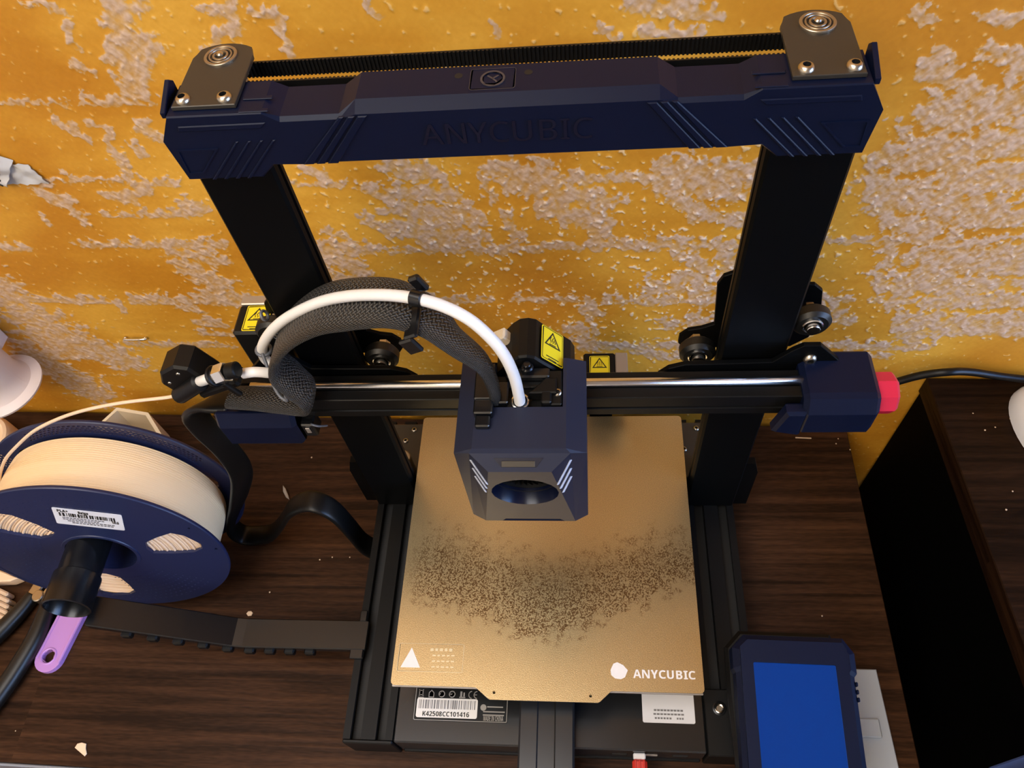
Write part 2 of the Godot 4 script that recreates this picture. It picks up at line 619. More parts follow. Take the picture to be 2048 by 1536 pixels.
	var edge := noise_bytes(noise(32, 0.045, FastNoiseLite.TYPE_SIMPLEX_SMOOTH, 4), w, h)
	var fine := noise_bytes(noise(33, 0.24, FastNoiseLite.TYPE_VALUE_CUBIC, 3), w, h)
	var low := noise_bytes(noise(34, 0.006, FastNoiseLite.TYPE_SIMPLEX_SMOOTH, 3), w, h, 2, 2)
	var brush := noise_bytes(noise(35, 0.03, FastNoiseLite.TYPE_SIMPLEX_SMOOTH, 3), w, h, 8, 1)
	var scratch := noise_bytes(noise(36, 0.05, FastNoiseLite.TYPE_SIMPLEX_SMOOTH, 3), w, h, 1, 5)
	var lump := noise_bytes(noise(37, 0.062, FastNoiseLite.TYPE_SIMPLEX_SMOOTH, 2), w, h)
	var col := PackedByteArray()
	col.resize(w * h * 3)
	var hb := PackedByteArray()
	hb.resize(w * h)
	var rel := PackedFloat32Array()
	rel.resize(w * h)
	for y in h:
		var my := WY1 - WH * y / h
		for x in w:
			var i := y * w + x
			var mx := WX0 + WW * x / w
			var wx := clampi(x + (warp[i] - 128) / 7, 0, w - 1)
			var wy := clampi(y + (edge[i] - 128) / 10, 0, h - 1)
			var p := P[wy * w + wx] / 127.5 - 1.0
			var dx := (mx - 0.06) / 0.24
			var dy := (my - 0.22) / 0.15
			var dens := exp(-(dx * dx + dy * dy))
			var e := edge[i] / 255.0 - 0.5
			var f := fine[i] / 255.0 - 0.5
			var sc := scratch[i] / 255.0 - 0.5
			var br := brush[i] / 255.0 - 0.5
			var q := p * 0.8 + e * 1.15 + f * (0.5 + 0.6 * dens) + sc * 1.4 * dens + br * 1.1 * (1.0 - dens) + dens * 0.2 - 0.06
			var pl := smoothstep(-0.04, 0.22, q) * clampf(0.85 + e * 0.9 + f * 0.6, 0.35, 1.0)
			# loose crumbs of plaster, thickest in the middle
			var lu := lump[i] / 255.0 - 0.5 + f * 0.35
			var cr := smoothstep(0.30 - 0.09 * dens - 0.10 * warp[i] / 255.0 + 0.05, 0.38 - 0.09 * dens - 0.10 * warp[i] / 255.0 + 0.05, lu)
			var lo := low[i] / 255.0
			var k := clampf(lo * 1.7 - 0.35 + br * 0.35, 0.0, 1.0)
			var r := lerpf(198.0, 224.0, k) + f * 12.0
			var g := lerpf(132.0, 166.0, k) + f * 12.0
			var b := lerpf(22.0, 54.0, k) + f * 12.0
			var n2 := clampf(0.5 + f * 1.1 + e * 0.3, 0.0, 1.0)
			r = lerpf(r, lerpf(182.0, 220.0, n2), pl)
			g = lerpf(g, lerpf(146.0, 190.0, n2), pl)
			b = lerpf(b, lerpf(110.0, 164.0, n2), pl)
			var cm := cr * (0.35 + 0.5 * dens)
			r = lerpf(r, 236.0, cm)
			g = lerpf(g, 216.0, cm)
			b = lerpf(b, 196.0, cm)
			col[i * 3] = int(clampf(r, 0, 255))
			col[i * 3 + 1] = int(clampf(g, 0, 255))
			col[i * 3 + 2] = int(clampf(b, 0, 255))
			var ht := pl * (0.3 + 0.8 * f + 0.4 * e) + cr * (0.55 + 0.5 * dens) + (1.0 - pl) * (0.12 * br + 0.06 * f)
			rel[i] = ht
			hb[i] = int(clampf(80.0 + ht * 70.0 + f * 60.0 * pl, 0, 255))
	M.wall = mat(Color.WHITE, 0.62)
	M.wall.albedo_texture = tex(Image.create_from_data(w, h, false, Image.FORMAT_RGB8, col))
	M.wall.heightmap_enabled = true
	M.wall.heightmap_texture = tex(Image.create_from_data(w, h, false, Image.FORMAT_L8, hb))
	M.wall.heightmap_scale = 0.09
	M.wall_plain = mat(c8(208, 150, 66), 0.65)
	# the relief itself
	var nx := 780
	var ny := 425
	var vs := PackedVector3Array()
	var uv := PackedVector2Array()
	for j in ny + 1:
		for i in nx + 1:
			var u := float(i) / nx
			var v := float(j) / ny
			var px := clampi(int(u * w), 1, w - 2)
			var py := clampi(int(v * h), 1, h - 2)
			var c := py * w + px
			var ht := (rel[c] * 2.0 + rel[c - 1] + rel[c + 1] + rel[c - w] + rel[c + w]) / 6.0
			var rim := smoothstep(0.0, 0.02, minf(minf(u, 1.0 - u), minf(v, 1.0 - v)))
			vs.append(v3(WX0 + WW * u, WY1 - WH * v, clampf(ht, -0.3, 2.2) * 0.00085 * rim))
			uv.append(Vector2(u, v))
	var ix := PackedInt32Array()
	for j in ny:
		for i in nx:
			var a := j * (nx + 1) + i
			ix.append_array(PackedInt32Array([a, a + 1, a + nx + 2, a, a + nx + 2, a + nx + 1]))
	var nrm := PackedVector3Array()
	var kx := WW / nx
	var ky := WH / ny
	for j in ny + 1:
		for i in nx + 1:
			var l := vs[j * (nx + 1) + maxi(i - 1, 0)].z
			var rr := vs[j * (nx + 1) + mini(i + 1, nx)].z
			var up := vs[maxi(j - 1, 0) * (nx + 1) + i].z
			var dn := vs[mini(j + 1, ny) * (nx + 1) + i].z
			nrm.append(v3(-(rr - l) / (2.0 * kx), -(up - dn) / (2.0 * ky), 1.0).normalized())
	var arr := []
	arr.resize(Mesh.ARRAY_MAX)
	arr[Mesh.ARRAY_VERTEX] = vs
	arr[Mesh.ARRAY_NORMAL] = nrm
	arr[Mesh.ARRAY_TEX_UV] = uv
	arr[Mesh.ARRAY_INDEX] = ix
	var me := ArrayMesh.new()
	me.add_surface_from_arrays(Mesh.PRIMITIVE_TRIANGLES, arr)
	me.surface_set_material(0, M.wall)
	var s := begin()
	var X0 := -1.75
	var X1 := 1.85
	var Y0 := -0.74
	var Y1 := 1.86
	var A := [v3(X0, Y0, 0), v3(X1, Y0, 0), v3(X1, Y1, 0), v3(X0, Y1, 0)]
	var B := [v3(WX0, WY1 - WH, 0), v3(WX0 + WW, WY1 - WH, 0), v3(WX0 + WW, WY1, 0), v3(WX0, WY1, 0)]
	for k in 4:
		var n := (k + 1) % 4
		quad(s, A[k], A[n], B[n], B[k])
	var C := []
	for p in A:
		C.append(p - v3(0, 0, 0.12))
	quad(s, C[1], C[0], C[3], C[2])
	for k in 4:
		var n := (k + 1) % 4
		quad(s, C[k], C[n], A[n], A[k])
	s.generate_normals()
	s.set_material(M.wall_plain)
	s.commit(me)
	var o := struct("wall_back", me)
	o.transform = wall_t()
	o.set_meta("label", "rough yellow painted wall scraped back to pale plaster in patches")

func make_room() -> void:
	make_wall()
	var fy := -0.72
	struct("floor", box_mesh(v3(0.05, fy - 0.05, 1.2), v3(3.5, 0.1, 3.2), mat(c8(96, 70, 48), 0.5)))
	struct("ceiling", box_mesh(v3(0.05, 1.88, 1.2), v3(3.5, 0.1, 3.2), M.room))
	struct("wall_left", box_mesh(v3(-1.72, 0.56, 1.2), v3(0.12, 2.54, 3.0), M.room))
	struct("wall_front", box_mesh(v3(0.05, 0.56, 2.74), v3(3.5, 2.54, 0.14), M.room))
	# right wall with the window opening: z from, z to, y from, y to
	var s := begin()
	var xf := 1.83
	var o0 := [0.02, 1.60, -0.1, 1.50]
	var zl := -0.20
	var zh := 2.68
	add_box(s, v3(xf, 0.56, (zl + o0[0]) / 2.0), v3(0.14, 2.54, o0[0] - zl))
	add_box(s, v3(xf, 0.56, (zh + o0[1]) / 2.0), v3(0.14, 2.54, zh - o0[1]))
	add_box(s, v3(xf, (-0.71 + o0[2]) / 2.0, (o0[0] + o0[1]) / 2.0), v3(0.14, o0[2] + 0.71, o0[1] - o0[0]))
	add_box(s, v3(xf, (1.83 + o0[3]) / 2.0, (o0[0] + o0[1]) / 2.0), v3(0.14, 1.83 - o0[3], o0[1] - o0[0]))
	struct("wall_right", done(s, M.room))
	var f := begin()
	var wd: float = o0[1] - o0[0]
	var hh: float = o0[3] - o0[2]
	var cz: float = (o0[0] + o0[1]) / 2.0
	var cy: float = (o0[2] + o0[3]) / 2.0
	for k in [-1, 1]:
		add_box(f, v3(xf, cy, cz + k * (wd / 2 - 0.03)), v3(0.08, hh, 0.06), 0.006)
		add_box(f, v3(xf, cy + k * (hh / 2 - 0.03), cz), v3(0.08, 0.06, wd - 0.12), 0.006)
	add_box(f, v3(xf, cy, cz), v3(0.07, hh - 0.12, 0.06), 0.006)
	var win := struct("window_1", done(f, M.frame_white))
	var gl := mat(Color(1, 1, 1, 0.06), 0.02)
	gl.transparency = BaseMaterial3D.TRANSPARENCY_ALPHA
	for k in [-1, 1]:
		simple("pane", v3(xf, cy, cz + k * (wd / 4 - 0.015)), v3(0.005, hh - 0.12, wd / 2 - 0.09), 0.0, gl, win)

func box_mesh(c: Vector3, size: Vector3, m: Material, bevel := 0.0) -> ArrayMesh:
	var s := begin()
	add_box(s, c, size, bevel)
	return done(s, m)

# ---------------------------------------------------------------- the printer
func sticker(parent: Node, called: String, t: Transform3D, w: float, h: float, m: Material, r := 0.0015, label := "") -> MeshInstance3D:
	var s := begin()
	add_prism(s, rounded(w, h, r), 0.0, 0.0003, Transform3D.IDENTITY)
	var o := put(called, done(s, m), parent, label)
	o.transform = t
	return o

# yellow hot-surface sticker: border, triangle and heat waves
func hot_sticker(parent: Node, t: Transform3D, w: float, h: float) -> void:
	var o := sticker(parent, "warning_sticker", t, w, h, M.yellow, 0.0012, "yellow sticker with a black hot surface triangle")
	var s := begin()
	var z0 := 0.0003
	var z1 := 0.00045
	var k := w / 30.0
	var fr := w - 2.2 * k
	add_plate(s, rounded(fr, h - 2.2 * k, 0.001), [rounded(fr - 0.9 * k, h - 3.1 * k, 0.0008)], z0, z1)
	var cy := h / 2 - 14.0 * k
	var tr := pv([-11.0 * k, cy - 8.0 * k, 11.0 * k, cy - 8.0 * k, 0.0, cy + 10.5 * k])
	add_plate(s, tr, [inset(tr, 1.4 * k)], z0, z1)
	for j in 3:
		var p := []
		for i in 7:
			p.append(v3((j - 1) * 3.0 * k + sin(i * 1.4) * 0.8 * k, cy - 3.5 * k + i * 1.2 * k, z1))
		add_tube(s, spline(p, 3), 0.35 * k, 6)
	add_box(s, v3(0, cy - 5.6 * k, z0), v3(9.0 * k, 0.9 * k, 0.0003))
	for j in 2:
		add_box(s, v3(0, -h / 2 + (5.6 - 2.8 * j) * k, z0), v3((17.0 - 6.0 * j) * k, 1.0 * k, 0.0003))
	put("printed_symbol", done(s, M.ink), o)

func screw(parent: Node, at: Vector3, axis: Vector3, r: float, m: Material) -> void:   # button head with a hex socket
	var s := begin(true)
	var t := along(at, axis)
	add_lathe(s, PackedVector2Array([Vector2(r, 0), Vector2(r * 0.98, r * 0.14), Vector2(r * 0.84, r * 0.42), Vector2(r * 0.62, r * 0.55), Vector2(r * 0.48, r * 0.58)]), 24, t)
	var o := put("screw", done(s, m), parent)
	var s2 := begin()
	add_lathe(s2, PackedVector2Array([Vector2(r * 0.50, r * 0.578), Vector2(r * 0.47, r * 0.1), Vector2(0, r * 0.1)]), 6, t)
	s2.generate_normals()
	s2.set_material(M.groove)
	s2.commit(o.mesh as ArrayMesh)

func make_printer() -> void:
	var pr := thing("desktop_printer", "black and navy desktop 3D printer with tall gantry and gold print bed", "3d printer")
	base(pr)
	bed(pr)
	gantry(pr)
	top_bar(pr)
	x_axis(pr)
	print_head(pr)
	hoses(pr)
	display(pr)
	spool_arm(pr)

func base(pr: Node) -> void:
	for sd in [-1, 1]:
		# 40 x 40 extrusion with two slots in its top
		var pf := pv([-0.0198, 0.0, 0.0198, 0.0, 0.0198, 0.0392, 0.0140, 0.0392, 0.0140, 0.0345, 0.0155, 0.0345, 0.0155, 0.031, 0.0062, 0.031, 0.0062, 0.0345, 0.0062, 0.0392,
			-0.0055, 0.0392, -0.0055, 0.0345, -0.0055, 0.031, -0.0155, 0.031, -0.0155, 0.0345, -0.0140, 0.0345, -0.0140, 0.0392, -0.0198, 0.0392])
		var s := begin()
		add_prism(s, pf, -0.152, 0.1346, Transform3D(Basis.IDENTITY, v3(sd * 0.1396, 0, 0)))
		var rail := put("base_rail", done(s, M.rail), pr)
		simple("end_cap", v3(sd * 0.1396, 0.0196, 0.1361), v3(0.0396, 0.0392, 0.003), 0.0008, M.black, rail)
		for k in [-1, 1]:
			simple("slot_strip", v3(sd * 0.1396 + k * 0.0104 + 0.0002, 0.0314, -0.008), v3(0.0086, 0.0008, 0.284), 0.0, M.groove, rail)
		if sd == 1:
			simple("corner_cover", v3(0.1396, 0.0401, 0.1140), v3(0.0396, 0.0018, 0.047), 0.0006, M.black, rail)
			var r := begin(true)
			add_lathe(r, PackedVector2Array([Vector2(0.0052, 0), Vector2(0.0052, 0.0012), Vector2(0.0042, 0.0014)]), 24, Transform3D(Basis.IDENTITY, v3(0.1308, 0.041, 0.1046)))
			put("screw_cup", done(r, M.black_gloss), rail)
			add_screw_ring(rail, v3(0.1308, 0.0412, 0.1046))
	# electronics box
	var bx := simple("electronics_box", v3(0, 0.0208, 0.012), v3(0.239, 0.0352, 0.2475), 0.0012, M.grey_case, pr, Basis.IDENTITY, "dark grey electronics box under the bed")
	simple("front_lip", v3(0.0, 0.0017, 0.134), v3(0.236, 0.0034, 0.006), 0.0008, M.black, bx)
	for k in 3:
		simple("port", v3(0.055 + k * 0.023, 0.020, 0.1357), v3(0.012, 0.005, 0.0012), 0.0004, M.alu if k == 1 else M.groove, bx)
	# serial label: dark field with symbols, white barcode field
	var lt := frame(v3(-0.0683, 0.0386, 0.1065), Vector3.RIGHT, v3(0, 0, -1))
	var lb := sticker(bx, "rating_label", lt, 0.0745, 0.0262, M.black, 0.001, "black rating label with a white barcode field")
	var s1 := begin()
	add_plate(s1, rounded(0.0738, 0.0255, 0.001), [rounded(0.0728, 0.0245, 0.0008)], 0.0003, 0.00045)
	# row of small compliance symbols
	for k in 6:
		var c := Vector2(-0.0325 + k * 0.0083, 0.0070)
		if k == 0:
			add_box(s1, v3(c.x, c.y - 0.0031, 0.0004), v3(0.0046, 0.0009, 0.0002))
			add_box(s1, v3(c.x, c.y + 0.0006, 0.0004), v3(0.0005, 0.006, 0.0002), 0.0, Basis(Vector3.BACK, 0.62))
			add_box(s1, v3(c.x, c.y + 0.0006, 0.0004), v3(0.0005, 0.006, 0.0002), 0.0, Basis(Vector3.BACK, -0.62))
			add_plate(s1, rounded(0.0032, 0.0036, 0.0003, c + Vector2(0, 0.0006)), [rounded(0.0022, 0.0026, 0.0002, c + Vector2(0, 0.0006))], 0.0003, 0.0005)
		elif k == 1:
			var hs := PackedVector2Array([c + Vector2(-0.0022, -0.0028), c + Vector2(0.0022, -0.0028), c + Vector2(0.0022, 0.0008), c + Vector2(0, 0.003), c + Vector2(-0.0022, 0.0008)])
			add_plate(s1, hs, [inset(hs, 0.0006)], 0.0003, 0.0005)
		elif k == 2 or k == 3:
			add_plate(s1, circle(c, 0.0026, 18), [circle(c, 0.0019, 18)], 0.0003, 0.0005)
			add_box(s1, v3(c.x, c.y, 0.0004), v3(0.0036, 0.0006, 0.0002))
			if k == 2:
				add_box(s1, v3(c.x, c.y, 0.0004), v3(0.0006, 0.0036, 0.0002))
		elif k == 4:
			add_box(s1, v3(c.x, c.y - 0.0022, 0.0004), v3(0.0048, 0.0009, 0.0002))
			add_box(s1, v3(c.x - 0.001, c.y + 0.0003, 0.0004), v3(0.0015, 0.004, 0.0002))
			add_box(s1, v3(c.x + 0.0013, c.y, 0.0004), v3(0.0012, 0.003, 0.0002))
		else:
			for q in 2:
				var cc := c + Vector2(-0.0008 + q * 0.0042, 0)
				var arc := []
				for i in 9:
					var g := PI * 0.5 + PI * i / 8.0
					arc.append(v3(cc.x + cos(g) * 0.0024, cc.y + sin(g) * 0.0026, 0.00045))
				add_tube(s1, spline(arc, 2), 0.00035, 6)
				if q == 1:
					add_box(s1, v3(cc.x - 0.0012, cc.y, 0.0004), v3(0.0022, 0.0006, 0.0002))
	add_prism(s1, circle(Vector2(0.0180, -0.0022), 0.0024, 16), 0.0003, 0.0005)
	for q in [[0.0272, -0.0016, 0.0125], [0.0265, -0.0052, 0.017], [0.0262, -0.0076, 0.0165]]:
		add_box(s1, v3(q[0], q[1], 0.0004), v3(q[2], 0.0009, 0.0002))
	put("printed_symbols", done(s1, M.faint), lb)
	lettering(lb, "made_in", "MADE IN CHINA", 0.0014, 0.0155, Transform3D(Basis.IDENTITY, v3(0.0262, -0.0101, 0.0004)), M.faint)
	var bf := begin()
	add_prism(bf, rounded(0.0485, 0.0144, 0.0015, Vector2(-0.0109, -0.0035)), 0.0003, 0.0006)
	var w2 := put("barcode_field", done(bf, M.white_mark), lb)
	w2.set_meta("label", "white barcode field")
	var rng := RandomNumberGenerator.new()
	rng.seed = 5
	var bs := begin()
	var x := -0.0335
	while x < 0.0112:
		var q: float = [0.0004, 0.0004, 0.0008, 0.0012][rng.randi() % 4]
		add_box(bs, v3(x + q / 2, -0.0009, 0.0006), v3(q, 0.0066, 0.0002))
		x += q + [0.0004, 0.0006, 0.0010][rng.randi() % 3]
	put("barcode", done(bs, M.grey_ink), lb)
	lettering(lb, "serial_number", "K42508CC101416", 0.0031, 0.037, Transform3D(Basis.IDENTITY, v3(-0.0115, -0.0080, 0.0006)), M.ink)
	# white paper label half under the bed (its square code left out)
	var qt := frame(v3(0.0926, 0.0386, 0.0990), Vector3.RIGHT, v3(0, 0, -1))
	var ql := sticker(bx, "paper_label", qt, 0.0395, 0.0335, M.white, 0.0014, "white paper label with grey text lines")
	var qs := begin()
	for q in [[0.0, -0.0077, 0.0225, 0.0013], [0.0, -0.0105, 0.0235, 0.0012]]:
		for i in 9:
			add_box(qs, v3(q[0] + (i - 4) * q[2] / 9.0, q[1], 0.0004), v3(q[2] / 11.5, q[3], 0.0002))
	for i in 6:
		add_box(qs, v3(-0.0098 + i * 0.0022, -0.0134, 0.0004), v3(0.0015, 0.0013, 0.0002))
	for i in 3:
		add_box(qs, v3(0.0066 + i * 0.0019, -0.0134, 0.0004), v3(0.0013, 0.0013, 0.0002))
	put("printed_lines", done(qs, M.grey_ink), ql)
	# central beam of the bed axis
	var pf2 := pv([-0.0195, 0.0386, 0.0205, 0.0386, 0.0213, 0.0392, 0.0213, 0.0606, 0.0199, 0.062, 0.0075, 0.062, 0.0065, 0.0608, -0.0055, 0.0608, -0.0065, 0.062, -0.0185, 0.062, -0.0199, 0.0606, -0.0199, 0.0392])
	var s2 := begin()
	add_prism(s2, pf2, -0.150, 0.185)
	put("bed_axis_beam", done(s2, M.grey_case), pr)
	# motor of the bed axis at the back, on its bracket
	var mo := simple("bed_motor", v3(0.0435, 0.130, -0.1385), v3(0.0262, 0.042, 0.026), 0.0015, M.black, pr, Basis.IDENTITY, "black motor behind the gantry")
	simple("motor_flange", v3(0.0617, 0.130, -0.1385), v3(0.0102, 0.042, 0.026), 0.0008, M.alu, mo)
	simple("mount_bracket", v3(0.045, 0.0738, -0.1385), v3(0.02, 0.0704, 0.012), 0.001, M.black_metal, mo)
	hot_sticker(mo, frame(v3(0.0437, 0.1510, -0.1372), Vector3.RIGHT, v3(0, 0, -1)), 0.0165, 0.021)

func add_screw_ring(parent: Node, at: Vector3) -> void:
	var s := begin(true)
	add_ring(s, at, Vector3.UP, 0.0030, 0.0009, 24, 6)
	put("socket_screw", done(s, M.chrome), parent)
	var s2 := begin()
	add_lathe(s2, PackedVector2Array([Vector2(0.003, 0.0003), Vector2(0.0016, 0.0003), Vector2(0.0015, -0.0001), Vector2(0, -0.0001)]), 6, Transform3D(Basis.IDENTITY, at))
	put("screw_socket", done(s2, M.steel), parent)

func bed(pr: Node) -> void:
	var hb := simple("heated_bed", v3(0, 0.0815, -0.0127), v3(0.2285, 0.005, 0.2308), 0.0006, M.black, pr)
	simple("bed_edge", v3(0, 0.0824, 0.1034), v3(0.2285, 0.0024, 0.0014), 0.0003, M.alu, hb)
	simple("bed_carriage", v3(0.0007, 0.0704, -0.01), v3(0.17, 0.0160, 0.10), 0.002, M.black_metal, hb)
	for a in [-1, 1]:
		for b in [-1, 1]:
			var s0 := begin(true)
			add_rod(s0, v3(a * 0.1, 0.0622, -0.0127 + b * 0.1), v3(a * 0.1, 0.0790, -0.0127 + b * 0.1), 0.006, 16, 0.0006)
			put("levelling_post", done(s0, M.black), hb)
	# spring steel plate with its pull tab, uv over the plate for its coat
	var o := PackedVector2Array()
	var r := 0.003
	for q in [[-0.115 + r, -0.1285 + r, 2], [0.115 - r, -0.1285 + r, 3], [0.115 - r, 0.1035 - r, 0]]:
		for i in 4:
			o.append(Vector2(q[0], q[1]) + Vector2.from_angle(PI / 2 * q[2] + PI / 2 * i / 3.0) * r)
	for p in [Vector2(0.0489, 0.1035), Vector2(0.0482, 0.1038), Vector2(0.0405, 0.1109), Vector2(0.0388, 0.1118), Vector2(-0.0398, 0.1118), Vector2(-0.0415, 0.1109), Vector2(-0.0505, 0.1038), Vector2(-0.0513, 0.1035)]:
		o.append(p)
	for i in 4:
		o.append(Vector2(-0.115 + r, 0.1035 - r) + Vector2.from_angle(PI / 2 + PI / 2 * i / 3.0) * r)
	var q2 := PackedVector2Array()
	for p in o:
		q2.append(Vector2(p.x, -p.y))
	var s := begin()
	add_plate(s, q2, [circle(Vector2(-0.0369, -0.1068), 0.0011, 12), circle(Vector2(0.0335, -0.1073), 0.0011, 12)], 0.0845, 0.0855, Transform3D(Basis(Vector3.RIGHT, v3(0, 0, -1), Vector3.UP), Vector3.ZERO))
	s.generate_normals()
	var md := MeshDataTool.new()
	md.create_from_surface(s.commit(), 0)
	for i in md.get_vertex_count():
		var v := md.get_vertex(i)
		md.set_vertex_uv(i, Vector2((v.x + 0.115) / 0.23, (v.z + 0.1285) / 0.2403))
	var me := ArrayMesh.new()
	md.commit_to_surface(me)
	me.surface_set_material(0, M.pei)
	var pl := put("build_plate", me, pr, "gold spring steel plate with a dark band of smears and painted head reflection")
	var flat := Basis(Vector3.RIGHT, v3(0, 0, -1), Vector3.UP)
	lettering(pl, "maker_name", "ANYCUBIC", 0.0058, 0.0448, Transform3D(flat, v3(0.0872, 0.0856, 0.0912)), M.white_mark, true, 0.0002)
	var lg := begin()   # faceted drop emblem
	add_prism(lg, pv([-0.0062, 0.0005, -0.0040, 0.0050, -0.0012, 0.0061, 0.0030, 0.0042, 0.0064, 0.0006, 0.0042, -0.0044, 0.0012, -0.0058, -0.0030, -0.0054, -0.0058, -0.0030]), 0.0, 0.0002)
	var em := put("emblem", done(lg, M.white_mark), pl)
	em.transform = Transform3D(flat, v3(0.0545, 0.0855, 0.0893))
	var wb := begin()
	add_plate(wb, rounded(0.0500, 0.0208, 0.0008), [rounded(0.0494, 0.0202, 0.0006)], 0.0, 0.00015)
	var tr := pv([-0.0223, -0.0075, -0.0073, -0.0075, -0.0152, 0.0072])
	add_prism(wb, tr, 0.0, 0.00015)
	for k in 4:
		for i in 5:
			add_box(wb, v3(0.0025 + i * 0.0036 - (0.002 if k == 0 else 0.0), 0.0060 - k * 0.0042, 0.0001), v3(0.0025 - 0.0004 * (i % 2), 0.0011 if k > 0 else 0.002, 0.0001))
	var wo := put("etched_warning", done(wb, mat(c8(222, 204, 160), 0.5)), pl)
	wo.transform = Transform3D(flat, v3(-0.0866, 0.0855, 0.0832))
	var ws := begin()
	add_prism(ws, tr, 0.00016, 0.0003)
	var wt := put("etched_triangle", done(ws, M.white_mark), pl)
	wt.transform = wo.transform

func gantry(pr: Node) -> void:
	for sd in [-1, 1]:
		var pf := PackedVector2Array()   # x, -z
		for q in [[-0.1595, 0.0655], [-0.158, 0.064], [-0.1202, 0.064], [-0.1186, 0.0656], [-0.1180, 0.0685], [-0.1200, 0.0690], [-0.1200, 0.0708], [-0.1180, 0.0713], [-0.1180, 0.074], [-0.1280, 0.0745], [-0.1280, 0.086], [-0.150, 0.086], [-0.150, 0.0745], [-0.1595, 0.074]]:
			pf.append(Vector2(q[0] * -sd, q[1]))
		var s := begin()
		add_prism(s, pf, 0.0392, 0.4335, Transform3D(Basis(Vector3.RIGHT, v3(0, 0, -1), Vector3.UP), Vector3.ZERO))
		var colm := put("gantry_column", done(s, M.black_metal), pr, "flat black upright of the gantry")
		# foot bracket on the outer side and lead screw behind
		var fb := begin()
		add_prism(fb, pv([0.0, 0.0, 0.0, 0.075, 0.007, 0.075, 0.011, 0.06, 0.011, 0.0]), -0.072, -0.066, Transform3D(Basis(v3(sd, 0, 0), Vector3.UP, v3(0, 0, sd)), v3(sd * 0.1597, 0.0392, -0.14 if sd < 0 else 0.0)))
		put("foot_bracket", done(fb, M.black_metal), colm)
		var ls := begin(true)
		add_rod(ls, v3(sd * 0.136, 0.05, -0.0965), v3(sd * 0.136, 0.466, -0.0965), 0.004, 16)
		put("lead_screw", done(ls, M.steel), colm)
		# base plate, screws and coupling at the foot, seen between column and bed
		var bp := simple("foot_plate", v3(sd * 0.137, 0.0412, -0.118), v3(0.044, 0.004, 0.058), 0.001, M.plate_metal, colm)
		for q in [[0.1335, -0.140], [0.1405, -0.128], [0.1208, -0.118]]:
			screw(bp, v3(sd * q[0], 0.0432, q[1]), Vector3.UP, 0.0028, M.steel)
		var cp := begin(true)
		add_rod(cp, v3(sd * 0.136, 0.0432, -0.0965), v3(sd * 0.136, 0.068, -0.0965), 0.009, 20, 0.001)
		put("coupling", done(cp, M.alu), colm)

